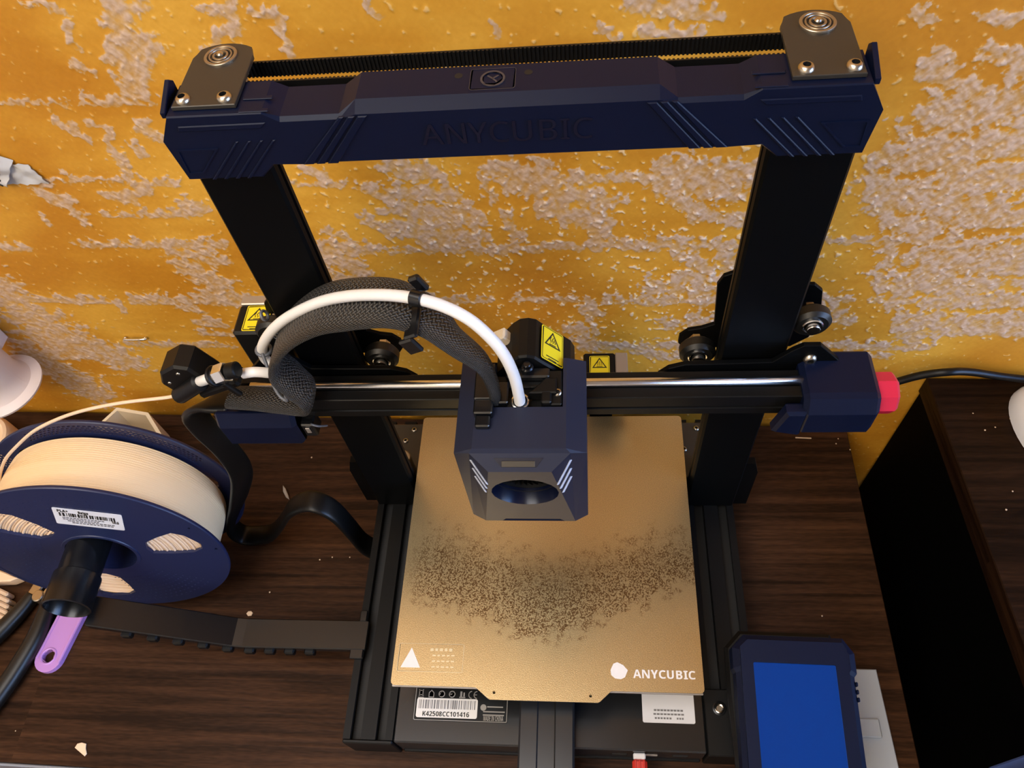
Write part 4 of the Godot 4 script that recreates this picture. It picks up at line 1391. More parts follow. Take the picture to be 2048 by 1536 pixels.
	screw(se, v3(-0.0085, 0.0075, 0.0098), v3(0, 0, 1), 0.0012, M.steel)
	screw(se, v3(0.0050, 0.0120, 0.0098), v3(0, 0, 1), 0.0014, M.steel)
	var st := begin(true)
	add_rod(st, v3(0.012, 0.0015, 0.0120), v3(0.036, 0.0015, 0.0120), 0.0034, 16)
	put("inlet_tube", done(st, M.white_tube), se)
	var so := begin(true)
	add_rod(so, v3(-0.016, -0.0060, 0.0095), v3(0.014, 0.0010, 0.0115), 0.0060, 16, 0.0015)
	put("inlet_neck", done(so, M.black), se)
	var nu := begin()
	add_rod(nu, v3(0.0300, 0.0015, 0.0120), v3(0.0385, 0.0015, 0.0120), 0.0066, 6, 0.0006)
	put("coupling_nut", done(nu, M.chrome), se)
	var nb := begin(true)
	add_rod(nb, v3(0.0385, 0.0015, 0.0120), v3(0.0460, 0.0000, 0.0118), 0.0052, 18, 0.0008)
	add_ring(nb, v3(0.0270, 0.0015, 0.0120), v3(1, 0, 0), 0.0056, 0.0016, 20, 8)
	put("coupling_sleeve", done(nb, M.black), se)
	var br := begin()
	add_box(br, v3(0.0130, -0.0140, 0.0030), v3(0.0350, 0.0060, 0.0140), 0.0015)
	add_box(br, v3(0.0285, -0.0120, 0.0140), v3(0.0040, 0.0150, 0.0030), 0.0008)
	put("sensor_bracket", done(br, M.black), se)
	# flat cable from the carriage down to the desk, then in a hump to the base
	var ck2 := [v3(-0.2060, 0.2560, -0.0400), v3(-0.2250, 0.2530, -0.0400), v3(-0.2385, 0.2400, -0.0400), v3(-0.2400, 0.2200, -0.0400), v3(-0.2370, 0.1880, -0.0400), v3(-0.2420, 0.1480, -0.0410), v3(-0.2620, 0.1020, -0.0430), v3(-0.2860, 0.0560, -0.0460), v3(-0.3000, 0.0250, -0.0465), v3(-0.2980, 0.0070, -0.0465), v3(-0.2850, 0.0060, -0.0460), v3(-0.2640, 0.0180, -0.0440), v3(-0.2420, 0.0500, -0.0420), v3(-0.2230, 0.0820, -0.0400), v3(-0.2030, 0.1010, -0.0380), v3(-0.1890, 0.1000, -0.0360), v3(-0.1800, 0.0860, -0.0340), v3(-0.1740, 0.0600, -0.0310), v3(-0.1690, 0.0350, -0.0280), v3(-0.1600, 0.0220, -0.0260)]
	var cp := spline(ck2, 6)
	var ac2 := PackedVector3Array()
	var a2 := PackedFloat32Array()
	var th2 := PackedFloat32Array()
	for i in cp.size():
		var f := float(i) / (cp.size() - 1)
		ac2.append(v3(0.85, 0.0, -0.55).lerp(v3(0.0, 0.0, -1.0), smoothstep(0.22, 0.5, f)))
		a2.append(0.0095)
		th2.append(0.0028)
	var cs := begin(true)
	add_sweep(cs, cp, ac2, a2, th2, 20, 0.6)
	put("flat_cable", done(cs, M.cable), pr, "flat black cable looping down to the desk and into the base")

func display(pr: Node) -> void:
	# housing tilted a little towards the user
	var tl := Basis(Vector3.RIGHT, deg_to_rad(7.0)) * Basis(Vector3.UP, deg_to_rad(-1.0))
	var org := v3(0.1765, 0.0985, 0.1220)
	var t := Transform3D(tl * Basis(Vector3.RIGHT, v3(0, 0, -1), Vector3.UP), org)
	var o := pv([-0.0405, -0.070, 0.0405, -0.070, 0.0405, 0.0300, 0.0425, 0.0325, 0.0425, 0.0460, 0.0355, 0.0560, -0.0335, 0.0560, -0.0420, 0.0470, -0.0420, 0.0330, -0.0405, 0.0300])
	var s := begin()
	add_prism(s, o, -0.0250, -0.0015, Transform3D.IDENTITY, 0.0050)
	var d := put("display_unit", done(s, M.navy), pr, "navy display unit with a deep blue screen")
	d.transform = t
	var rim := begin()
	var ro := pv([-0.0375, -0.0680, 0.0355, -0.0680, 0.0355, 0.0480, 0.0330, 0.0520, -0.0320, 0.0520, -0.0375, 0.0470])
	add_plate(rim, ro, [rounded(0.0563, 0.0975, 0.0008, Vector2(-0.0010, -0.0120))], -0.0015, 0.0008)
	put("bezel", done(rim, M.navy), d)
	simple("screen", v3(-0.0010, -0.0120, -0.0012), v3(0.0563, 0.0975, 0.0006), 0.0, M.screen, d, Basis.IDENTITY, "dark screen with a blue glow for the reflected sky")
	for k in 3:
		simple("side_notch", v3(0.0412, 0.0255 - k * 0.005, -0.010), v3(0.0016, 0.0030, 0.0100), 0.0005, M.navy, d)
	var bk := begin()
	add_prism(bk, pv([-0.0400, -0.066, 0.0380, -0.066, 0.0380, 0.0520, 0.0330, 0.0620, -0.0330, 0.0620, -0.0440, 0.0500, -0.0440, 0.0200]), -0.0330, -0.0255, Transform3D.IDENTITY, 0.0025)
	put("back_shell", done(bk, M.black), d)
	var ft := begin()
	add_box(ft, v3(0.0, -0.0100, -0.0560), v3(0.0300, 0.0900, 0.0440), 0.002)
	put("stand_block", done(ft, M.black), d)

func spool_arm(pr: Node) -> void:
	# printed arm: flat at the rail, then rising to the roller tube
	var z0 := 0.0440
	var z1 := 0.0680
	var pf := pv([-0.1510, 0.0400, -0.1510, 0.0436, -0.2560, 0.0436, -0.2640, 0.0455, -0.3000, 0.0650, -0.3640, 0.0980, -0.3640, 0.0890, -0.3000, 0.0560, -0.2660, 0.0380, -0.2560, 0.0355, -0.1630, 0.0355, -0.1630, 0.0180, -0.1598, 0.0180, -0.1598, 0.0400])
	var s := begin()
	add_prism(s, pf, z0, z1, Transform3D.IDENTITY, 0.0008)
	var arm := put("spool_arm", done(s, M.black_gloss), pr, "black printed arm clipped to the left rail")
	simple("clip_tab", v3(-0.1575, 0.0416, 0.0710), v3(0.0110, 0.0036, 0.0075), 0.0006, M.black_gloss, arm)
	simple("clip_tab", v3(-0.1560, 0.0416, 0.0400), v3(0.0060, 0.0036, 0.0090), 0.0006, M.black_gloss, arm)
	for k in 9:   # stiffening teeth along the lower edge
		var f := k / 8.0
		var x := lerpf(-0.2000, -0.3400, f)
		var y := 0.0335 if x > -0.2620 else 0.0335 + (-0.2620 - x) * 0.53
		simple("stiffening_tooth", v3(x, y, 0.0668), v3(0.0090, 0.0070, 0.0080), 0.0012, M.black, arm)
	# roller tube through the spool
	var n := v3(0.0664, 0.0956, 0.9932)
	var c := v3(-0.3710, 0.1160, 0.0120)
	var tb := begin(true)
	add_lathe(tb, PackedVector2Array([Vector2(0.0150, -0.0620), Vector2(0.0150, 0.0215), Vector2(0.0152, 0.0220), Vector2(0.0175, 0.0235), Vector2(0.0178, 0.0250), Vector2(0.0178, 0.0500), Vector2(0.0166, 0.0505), Vector2(0.0160, 0.0495), Vector2(0.0160, -0.0600), Vector2(0.0, -0.0600)]), 40, along(c, n))
	put("roller_tube", done(tb, M.black_gloss), arm, "black hollow tube carrying the spool")

# ---------------------------------------------------------------- filament spool
func sector(r0: float, r1: float, a0: float, a1: float, n := 10) -> PackedVector2Array:
	var p := PackedVector2Array()
	for i in n + 1:
		p.append(Vector2.from_angle(deg_to_rad(lerpf(a0, a1, float(i) / n))) * r1)
	for i in n + 1:
		p.append(Vector2.from_angle(deg_to_rad(lerpf(a1, a0, float(i) / n))) * r0)
	return p

func window_shape(mid: float) -> PackedVector2Array:   # the rounded kite openings of a flange
	var p := PackedVector2Array()
	for q in [[0.040, 0.0], [0.0455, 13.0], [0.060, 16.0], [0.075, 16.5], [0.0815, 11.0], [0.0868, 0.0], [0.0850, -5.0], [0.0760, -9.5], [0.058, -11.5], [0.0415, -11.0]]:
		p.append(Vector2.from_angle(deg_to_rad(mid + q[1])) * q[0])
	return p

func make_spool() -> void:
	var sp := thing("filament_spool", "navy spool wound with cream filament hanging on a black tube", "filament spool")
	var n := v3(0.06644, 0.09555, 0.99320)
	var u := v3(0.99777, 0.0, -0.06675)
	sp.transform = Transform3D(Basis(u, n.cross(u), n), v3(-0.3655, 0.1053, 0.0112))
	var R := 0.1015
	var wins := [window_shape(4.0), window_shape(128.0), window_shape(248.0)]
	for k in 2:
		var z1 := 0.0 if k == 0 else -0.0588
		var s := begin()
		var holes := [circle(Vector2.ZERO, 0.0275, 40)]
		holes.append_array(wins)
		if k == 0:
			holes.append(circle(Vector2.from_angle(deg_to_rad(-2.0)) * 0.0952, 0.0016, 10))
			holes.append(circle(Vector2.from_angle(deg_to_rad(20.0)) * 0.0930, 0.0012, 10))
			add_plate(s, circle(Vector2.ZERO, R - 0.0012, 120), holes, z1 - 0.0028, z1 - 0.0002)
		else:   # the far flange: rows of vent holes between its rim and the winding
			add_plate(s, circle(Vector2.ZERO, 0.0873, 120), holes, z1 - 0.0028, z1 - 0.0002)
			var rr := 0.0871
			for row in 9:
				var r1 := rr + (0.0007 if row % 2 == 0 else 0.0017)
				if row == 8:
					r1 = R - 0.0012
				if row % 2 == 0:
					for j in 60:
						add_prism(s, sector(rr - 0.0001, r1 + 0.0001, j * 6.0, j * 6.0 + 6.0, 2), z1 - 0.0012, z1 - 0.0004)
				else:
					for j in 150:
						var g := j * 2.4 + (1.2 if row % 4 == 1 else 0.0)
						var open := fposmod(g, 360.0) > 22.0 and fposmod(g, 360.0) < 162.0 and not (g > 112.0 and g < 136.0)
						add_prism(s, sector(rr - 0.0001, r1 + 0.0001, g, g + (0.9 if open else 2.4), 1), z1 - 0.0012, z1 - 0.0004)
				rr = r1
		var fl := put("flange", done(s, M.navy_spool), sp)
		var rm := begin(true)
		add_lathe(rm, PackedVector2Array([Vector2(R - 0.0035, -0.0031), Vector2(R - 0.0006, -0.0031), Vector2(R, -0.0022), Vector2(R, -0.0008), Vector2(R - 0.0006, 0.0), Vector2(R - 0.0035, 0.0)]), 120, Transform3D(Basis(Vector3.RIGHT, PI / 2), v3(0, 0, z1)))
		put("flange_rim", done(rm, M.navy_spool), fl)
		if k == 0:
			var hb := begin(true)
			add_lathe(hb, PackedVector2Array([Vector2(0.0275, -0.0588), Vector2(0.0275, 0.0006), Vector2(0.0300, 0.0006), Vector2(0.0305, -0.0004)]), 48, Transform3D(Basis(Vector3.RIGHT, PI / 2), Vector3.ZERO))
			put("hub", done(hb, M.navy_spool), sp)
			# embossed texture dashes on the near flange
			var dd := begin()
			for row in 9:
				for j in 70:
					var g := 62.0 + j * 3.6 + row * 1.1
					var rr := 0.046 + row * 0.0055
					var pt := Vector2.from_angle(deg_to_rad(g)) * rr
					var inside := false
					for w in wins:
						if Geometry2D.is_point_in_polygon(pt, inset(w, -0.003)):
							inside = true
					if inside:
						continue
					add_box(dd, v3(pt.x, pt.y, -0.0001), v3(0.0011, 0.0006, 0.0003))
			var de := put("embossed_dashes", done(dd, M.navy_spool), fl)
			de.set_meta("kind", "stuff")
			# paper label
			var lt := Transform3D(Basis(Vector3.BACK, deg_to_rad(-20.5)), v3(0.0188, 0.0552, 0.0))
			var lb := sticker(fl, "paper_label", lt, 0.0490, 0.0250, M.white, 0.0014, "white barcode label")
			var rng := RandomNumberGenerator.new()
			rng.seed = 9
			var bs := begin()
			var x := -0.0205
			while x < 0.0185:
				var q: float = [0.0004, 0.0007, 0.0012, 0.0015][rng.randi() % 4]
				add_box(bs, v3(x + q / 2, 0.0035, 0.0004), v3(q, 0.0052, 0.0002))
				x += q + [0.0005, 0.0007, 0.0012][rng.randi() % 3]
			for q in [[-0.004, -0.0012, 0.030], [-0.006, -0.0036, 0.026], [0.001, -0.0060, 0.034], [0.002, -0.0084, 0.030]]:
				for i in 12:
					add_box(bs, v3(q[0] + (i - 5.5) * q[2] / 12.0, q[1], 0.0004), v3(q[2] / (14.0 + (i * 7 % 5)), 0.0008, 0.0002))
			put("barcode", done(bs, M.ink), lb)
			lettering(lb, "material_name", "PLA+", 0.0026, 0.0075, Transform3D(Basis.IDENTITY, v3(-0.0175, 0.0088, 0.0004)), M.ink)
			lettering(lb, "colour_name", "Beige", 0.0020, 0.0070, Transform3D(Basis.IDENTITY, v3(-0.003, 0.0088, 0.0004)), M.ink)
			lettering(lb, "weight", "1KG", 0.0018, 0.0050, Transform3D(Basis.IDENTITY, v3(0.0188, -0.0012, 0.0004)), M.ink)
	# the winding: strands side by side, a little higher in the middle
	var s := begin(true)
	var pr := PackedVector2Array()
	var uvs := []
	for i in 25:
		var f := i / 24.0
		pr.append(Vector2(0.0868 + 0.0014 * sin(PI * f) - (0.0012 if i == 0 or i == 24 else 0.0), lerpf(-0.0555, -0.0032, f)))
	var t := Transform3D(Basis(Vector3.RIGHT, PI / 2), Vector3.ZERO)
	var seg := 96
	for i in seg:
		for j in pr.size() - 1:
			for q in [[0, 0], [1, 1], [1, 0], [0, 0], [0, 1], [1, 1]]:
				var a: float = TAU * (i + q[0]) / seg
				var p: Vector2 = pr[j + q[1]]
				s.set_uv(Vector2((j + q[1]) / 24.0, 6.0 * (i + q[0]) / seg))
				s.add_vertex(t * v3(p.x * cos(a), p.y, -p.x * sin(a)))
	put("filament_winding", done(s, M.filament, false), sp, "cream filament winding")
	# uneven strand bundles seen at the flange edges and through the windows
	var bd := begin(true)
	for i in 26:
		var f := i / 25.0
		add_ring(bd, v3(0, 0, lerpf(-0.0545, -0.0042, f)), v3(0, 0, 1), 0.0862 + 0.0014 * sin(PI * f) + 0.0002 * sin(i * 12.9), 0.0009, 96, 6)
	put("top_strands", done(bd, M.filament), sp).set_meta("kind", "stuff")
	var inner := begin(true)
	for side in [-0.0038, -0.0550]:
		for i in 22:
			add_ring(inner, v3(0, 0, side + 0.0006 * sin(i * 2.3)), v3(0, 0, 1), 0.0400 + i * 0.0021, 0.0011, 72, 6)
	put("side_strands", done(inner, M.beige), sp).set_meta("kind", "stuff")
	# loose end running to the sensor
	var B := sp.transform.affine_inverse()
	var ps := []
	for q in [v3(-0.2320, 0.2785, -0.0310), v3(-0.2387, 0.2772, -0.0300), v3(-0.2765, 0.2704, -0.0300), v3(-0.3149, 0.2582, -0.0300), v3(-0.3520, 0.2390, -0.0300), v3(-0.3816, 0.2167, -0.0300), v3(-0.4136, 0.1877, -0.0295), v3(-0.4420, 0.1500, -0.0285), v3(-0.4540, 0.1160, -0.0270), v3(-0.4480, 0.0850, -0.0250)]:
		ps.append(B * q)
	var lf := begin(true)
	add_tube(lf, spline(ps, 8), 0.0012, 10)
	put("loose_strand", done(lf, M.beige), sp, "single cream strand running up to the sensor")

# ---------------------------------------------------------------- desks and small things
func make_desks() -> void:
	var dk := thing("desk", "dark brown wood grain desk carrying the printer", "desk")
	var s := begin()
	# outline in x, -z: back edge follows the wall, right edge by the gap
	var out := PackedVector2Array([Vector2(-1.0, 0.2035), Vector2(0.2840, 0.1658), Vector2(0.2832, -0.1690), Vector2(-1.0, -0.1470)])
	add_prism(s, out, -0.025, 0.0, Transform3D(Basis(Vector3.RIGHT, v3(0, 0, -1), Vector3.UP), Vector3.ZERO), 0.0008)
	put("desk_top", done(s, M.wood), dk)
	var e := begin()
	var dir := v3(1.2832, 0, 0.0220).normalized()
	add_box(e, v3(-0.3584, -0.0126, 0.1595), v3(1.283, 0.0235, 0.0024), 0.0008, Basis(dir, Vector3.UP, dir.cross(Vector3.UP)))
	put("edge_strip", done(e, mat(c8(150, 156, 166), 0.35, 0.5)), dk, "pale metallic front edge strip")
	for q in [[0.272, 0.0], [-0.98, 0.02]]:
		simple("side_panel", v3(q[0], -0.373, 0.0), v3(0.018, 0.694, 0.29), 0.001, M.wood, dk)
	var rd := thing("side_desk", "higher dark wood desk at the right with a black side panel", "desk")
	var s2 := begin()
	var a := v3(0.3305, 0, -0.1660)
	var d := v3(0.0525, 0, 1.0).normalized()
	var b := a + d * 0.62
	var o2 := PackedVector2Array([Vector2(a.x, 0.1660), Vector2(b.x, -b.z), Vector2(1.25, -b.z), Vector2(1.25, 0.1375)])
	add_prism(s2, o2, 0.063, 0.085, Transform3D(Basis(Vector3.RIGHT, v3(0, 0, -1), Vector3.UP), Vector3.ZERO), 0.0008)
	put("desk_top", done(s2, M.wood_shaded), rd)
	var s3 := begin()
	var mid := (a + b) / 2.0
	var ax := v3(d.z, 0, -d.x)
	add_box(s3, v3(mid.x, -0.3285, mid.z) + ax * 0.0098, v3(0.018, 0.783, 0.618), 0.001, Basis(ax, Vector3.UP, d))
	put("side_panel", done(s3, M.dark_board), rd, "black side panel facing the gap")
	simple("side_panel", v3(1.232, -0.3285, 0.15), v3(0.018, 0.783, 0.56), 0.001, M.dark_board, rd)

func make_small() -> void:
	# white flared tube on a foot, left against the wall
	var vs := begin(true)
	add_lathe(vs, PackedVector2Array([Vector2(0.0, 0.1020), Vector2(0.030, 0.1025), Vector2(0.034, 0.1035), Vector2(0.037, 0.1055), Vector2(0.0372, 0.1075), Vector2(0.035, 0.109), Vector2(0.0290, 0.1110), Vector2(0.0255, 0.1160), Vector2(0.0240, 0.1260), Vector2(0.0235, 0.1500), Vector2(0.0232, 0.2300), Vector2(0.0215, 0.2300), Vector2(0.0215, 0.1500)]), 56)
	var vo := put("flared_tube", done(vs, M.white_print))
	vo.position = v3(-0.5240, 0.0, -0.1540)
	tag(vo, "white round tube with a flared lower lip fixed to the wall at left", "wall tube")
	simple("wall_bracket", v3(0, 0.165, -0.0300), v3(0.020, 0.060, 0.016), 0.002, M.white_print, vo)
	# hollow six sided cream cup behind the spool
	var cs := begin()
	var ho := PackedVector2Array()
	var hi := PackedVector2Array()
	for p in [[-0.0190, 0.0150], [0.0170, 0.0085], [0.0480, -0.0270], [0.0360, -0.0420], [0.0030, -0.0140], [-0.0340, -0.0080]]:
		ho.append(Vector2(p[0], p[1]))
	hi = inset(_ccw(ho), 0.0034)
	add_plate(cs, ho, [hi], 0.0, 0.046, Transform3D(Basis(Vector3.RIGHT, v3(0, 0, -1), Vector3.UP), v3(-0.4270, 0.0, -0.1520)))
	add_prism(cs, hi, 0.0, 0.003, Transform3D(Basis(Vector3.RIGHT, v3(0, 0, -1), Vector3.UP), v3(-0.4270, 0.0, -0.1520)))
	var cu := put("angular_cup", done(cs, M.cream))
	tag(cu, "open cream angular printed cup standing behind the spool", "cup")
	# rounded cream piece at the far left behind the spool
	var rs := begin(true)
	add_lathe(rs, PackedVector2Array([Vector2(0.0, 0.0), Vector2(0.030, 0.0), Vector2(0.033, 0.004), Vector2(0.033, 0.020), Vector2(0.030, 0.026), Vector2(0.027, 0.027), Vector2(0.024, 0.024), Vector2(0.0, 0.024)]), 40)
	var ro := put("round_dish", done(rs, M.beige))
	ro.position = v3(-0.6020, 0.0, -0.1400)
	tag(ro, "small round cream dish at the left edge beside the spool rim", "dish")
	# wedge and ribbed lump, printed parts at the left edge
	var ws := begin()
	add_prism(ws, pv([-0.545, 0.012, -0.5060, -0.0008, -0.5130, -0.0042, -0.550, -0.0065]), 0.0, 0.012, Transform3D(Basis(Vector3.RIGHT, v3(0, 0, -1), Vector3.UP), Vector3.ZERO), 0.0012)
	var wo := put("wedge_piece", done(ws, M.beige))
	tag(wo, "cream wedge shaped printed piece below the spool at the left edge", "plastic piece")
	var ls := begin()
	for i in 9:
		var f := i / 8.0
		var hw := 0.0200 * sqrt(maxf(0.05, 1.0 - pow(f * 1.7 - 0.85, 2.0) * 0.9))
		add_box(ls, v3(-0.5210, 0.006, lerpf(0.0130, 0.0520, f)), v3(2.0 * hw, 0.012 + 0.002 * sin(f * PI), 0.0042), 0.0014, Basis(Vector3.UP, -0.35))
	var lo := put("ribbed_piece", done(ls, M.beige_print))
	tag(lo, "tan ribbed printed lump beside the cutters at the left edge", "plastic piece")
	make_cutters()
	# lilac scraper handle with a hang hole
	var ks := begin()
	var kp := PackedVector2Array()
	for i in 13:
		var g := PI + PI * i / 12.0
		kp.append(Vector2(cos(g) * 0.0128, sin(g) * 0.0128))
	kp.append(Vector2(0.0128, 0.0640))
	kp.append(Vector2(-0.0128, 0.0640))
	var kt := Transform3D(Basis(Vector3.RIGHT, v3(0, 0, -1), Vector3.UP), v3(-0.4505, 0.0, 0.0715)) * Transform3D(Basis(Vector3.BACK, deg_to_rad(-9.5)), Vector3.ZERO)
	add_plate(ks, kp, [circle(Vector2(-0.001, 0.001), 0.0058, 24)], 0.0002, 0.0052, kt)
	var ko := put("scraper", done(ks, M.lilac))
	tag(ko, "lilac plastic scraper handle with a hang hole under the black tube", "scraper")
	var kr := begin()
	for k in [-1, 1]:
		add_box(kr, kt * v3(k * 0.0112, 0.030, 0.0055), v3(0.0024, 0.0012, 0.066), 0.0005, Basis(Vector3.UP, deg_to_rad(-9.5)))
	add_ring(kr, kt * v3(-0.001, 0.001, 0.0052), Vector3.UP, 0.0068, 0.0009, 28, 6)
	put("raised_edge", done(kr, M.lilac), ko)
	var kb := begin()
	add_prism(kb, pv([-0.0110, 0.0640, 0.0110, 0.0640, 0.0150, 0.0860, -0.0150, 0.0860]), 0.0010, 0.0030, kt)
	put("blade", done(kb, M.lilac), ko)
	# pale plastic tray right of the display
	var ts := begin()
	add_prism(ts, pv([0.2300, -0.0640, 0.2642, -0.0640, 0.2668, -0.1640, 0.2200, -0.1640]), 0.0, 0.0050, Transform3D(Basis(Vector3.RIGHT, v3(0, 0, -1), Vector3.UP), Vector3.ZERO), 0.0008)
	add_box(ts, v3(0.2490, 0.0068, 0.1090), v3(0.0170, 0.0036, 0.0140), 0.0010)
	var to := put("lid", done(ts, M.lid))
	tag(to, "pale grey plastic lid with a raised step beside the display", "lid")
	# red stick plugged into the front of the base
	var us := begin()
	add_box(us, v3(0.0697, 0.0290, 0.1570), v3(0.0110, 0.0075, 0.0330), 0.0016)
	for k in 3:
		add_box(us, v3(0.0665 + k * 0.0032, 0.0329, 0.1570), v3(0.0012, 0.0008, 0.0320), 0.0003)
	var uo := put("memory_stick", done(us, M.red_cable))
	tag(uo, "red stick with a pale tip plugged into the base front", "memory stick")
	simple("tip", v3(0.0697, 0.0290, 0.1382), v3(0.0092, 0.0060, 0.0044), 0.0008, M.white, uo)
	# black power cable along the wall at the right
	var cs2 := begin(true)
	add_tube(cs2, spline([v3(0.2300, 0.0400, -0.1560), v3(0.2651, 0.0720, -0.1560), v3(0.2968, 0.0885, -0.1580), v3(0.3169, 0.1040, -0.1560), v3(0.3351, 0.1130, -0.1530), v3(0.3560, 0.1080, -0.1560), v3(0.3950, 0.0980, -0.1560), v3(0.4800, 0.0900, -0.1500), v3(0.6000, 0.0885, -0.1400)], 8), 0.0034, 12)
	var co := put("power_cable", done(cs2, M.cable))
	tag(co, "black cable hanging along the wall over the gap between the desks", "cable")
	# white mouse on the right desk
	var ms := begin(true)
	var mp := PackedVector2Array()
	for i in 9:
		var g := PI / 2 * i / 8.0
		mp.append(Vector2(cos(g), sin(g)))
	mp.insert(0, Vector2(0.94, -0.02))
	mp.insert(0, Vector2(0.0, -0.02))
	add_lathe(ms, mp, 40, Transform3D(Basis.from_scale(v3(0.030, 0.030, 0.050)), Vector3.ZERO))
	var mo := put("computer_mouse", done(ms, M.white))
	mo.position = v3(0.4180, 0.0858, -0.1050)
	mo.rotation.y = 0.25
	tag(mo, "pale rounded mouse at the right edge on the side desk", "mouse")
	simple("wheel", v3(0, 0.0286, -0.022), v3(0.005, 0.004, 0.010), 0.001, M.rubber, mo)
	# pale blue pad on the side desk, its corner sticking out at the bottom right
	var bs := begin()
	var pd := v3(0.0273, 0, -0.0092).normalized()
	var pz := v3(-pd.z, 0, pd.x)
	var pc := v3(0.2960, 0.0, 0.1460) + pd * 0.105 + pz * 0.075
	var pb := Basis(pd, Vector3.UP, pz)
	add_box(bs, v3(pc.x, 0.0940, pc.z) + pz * 0.003, v3(0.206, 0.0080, 0.144), 0.001, pb)
	var bo := put("writing_pad", done(bs, M.pale_blue))
	tag(bo, "pale blue pad with a dark blue edge at the bottom right corner", "pad")
	var br := begin()
	add_box(br, v3(pc.x, 0.0877, pc.z), v3(0.212, 0.0046, 0.152), 0.001, pb)
	put("backing", done(br, M.dark_blue), bo)
	# staple in the wall, torn paper
	var st := begin(true)
	var wz := wall_z(-0.386)
	add_tube(st, spline([v3(-0.3960, 0.1350, wz + 0.0008), v3(-0.3960, 0.1352, wz + 0.0035), v3(-0.3770, 0.1352, wz + 0.0038), v3(-0.3770, 0.1350, wz + 0.0010)], 4), 0.0012, 8)
	var so := put("staple", done(st, M.chrome))
	tag(so, "bright metal staple in the wall left of the sensor", "staple")
	make_paper()
	make_scraps()

func _ccw(p: PackedVector2Array) -> PackedVector2Array:
	if area2(p) < 0.0:
		p.reverse()
	return p

func make_paper() -> void:
	# torn, curling remnant of printed paper on the wall: a crumpled end and a flat tongue
	var s := begin(true)
	var T := wall_t()
	var back := T.basis.z * 0.0003
	var keep := []
	for part in [[Vector2(-0.4400, 0.3215), Vector2(-0.3860, 0.3225), Vector2(-0.3695, 0.3440), Vector2(-0.3740, 0.3560), Vector2(-0.4400, 0.3640), 0.0070], [Vector2(-0.3960, 0.3224), Vector2(-0.3540, 0.3228), Vector2(-0.3605, 0.3400), Vector2(-0.3665, 0.3415), Vector2(-0.3830, 0.3400), 0.0016]]:
		var pts := []
		for j in 11:
			var row := []
			for i in 15:
				var u := i / 14.0
				var v := j / 10.0
				var lo := (part[0] as Vector2).lerp(part[1], u)
				var hi := (part[4] as Vector2).lerp(part[3], u) if u < 0.8 else (part[4] as Vector2).lerp(part[3], 0.8).lerp(part[2], (u - 0.8) / 0.2)
				var q := lo.lerp(hi, v) + Vector2(0.0006 * sin(v * 23.0 + u * 5.0), 0.0007 * sin(u * 31.0))
				var z: float = 0.0012 + part[5] * (0.45 + 0.35 * sin(u * 13.0 + v * 4.0) + 0.2 * sin(v * 11.0 - u * 7.0))
				row.append(T * v3(q.x, q.y, z))
			pts.append(row)
		for j in 10:
			for i in 14:
				quad(s, pts[j][i], pts[j][i + 1], pts[j + 1][i + 1], pts[j + 1][i])
				quad(s, pts[j][i] - back, pts[j + 1][i] - back, pts[j + 1][i + 1] - back, pts[j][i + 1] - back)
		keep.append(pts)
	var o := put("torn_paper", done(s, M.paper))
	tag(o, "torn curling scrap of grey printed paper on the wall at left", "paper")
	var k := begin(true)
	for r in 5:
		var line := PackedVector3Array()
		for i in range(5, 14):
			line.append((keep[0][1 + r * 2][i] as Vector3) + T.basis.z * 0.0004)
		add_tube(k, line, 0.0007, 6)
	put("printed_lines", done(k, M.ink), o)

func make_cutters() -> void:
	# black handled side cutters, jaws under the spool's rim
	var o := thing("side_cutters", "black handled side cutters lying open beside the lilac scraper", "pliers", v3(-0.4740, 0.0, 0.0220))
	var paths := [
		[v3(-0.0130, 0.007, -0.0060), v3(-0.0200, 0.008, 0.0110), v3(-0.0330, 0.009, 0.0330), v3(-0.0520, 0.009, 0.0560), v3(-0.0760, 0.009, 0.0820)],
		[v3(0.0040, 0.007, -0.0050), v3(0.0065, 0.008, 0.0120), v3(0.0060, 0.009, 0.0360), v3(-0.0020, 0.009, 0.0680), v3(-0.0130, 0.009, 0.0980), v3(-0.0260, 0.009, 0.1260)]]
	for q in paths:
		var p := spline(q, 8)
		var a := PackedFloat32Array()
		var th := PackedFloat32Array()
		var ac := PackedVector3Array()
		for i in p.size():
			var f := float(i) / (p.size() - 1)
			a.append(0.0060 + 0.0020 * sin(PI * f))
			th.append(0.0060 + 0.0012 * sin(PI * f))
			ac.append(v3(1, 0, 0.3))
		var s := begin(true)
		add_sweep(s, p, ac, a, th, 16, 0.85)
		put("handle", done(s, M.rubber), o)
	var j := begin()
	var jt := Transform3D(Basis(Vector3.RIGHT, v3(0, 0, -1), Vector3.UP), Vector3.ZERO)
	add_prism(j, pv([-0.0180, 0.0020, -0.0060, 0.0060, -0.0010, 0.0190, -0.0070, 0.0220, -0.0140, 0.0170]), 0.0020, 0.0120, jt, 0.0012)
	put("jaw", done(j, M.steel), o, "steel cutter jaw")
	j = begin()
	add_prism(j, pv([-0.0030, 0.0040, 0.0090, 0.0040, 0.0110, 0.0160, 0.0060, 0.0200, 0.0020, 0.0190]), 0.0020, 0.0120, jt, 0.0012)
	put("jaw", done(j, M.steel), o, "steel cutter jaw")
	j = begin()
	add_rod(j, v3(-0.0045, 0.0015, -0.0040), v3(-0.0045, 0.0135, -0.0040), 0.0055, 18, 0.0008)
	put("pivot", done(j, M.steel), o)

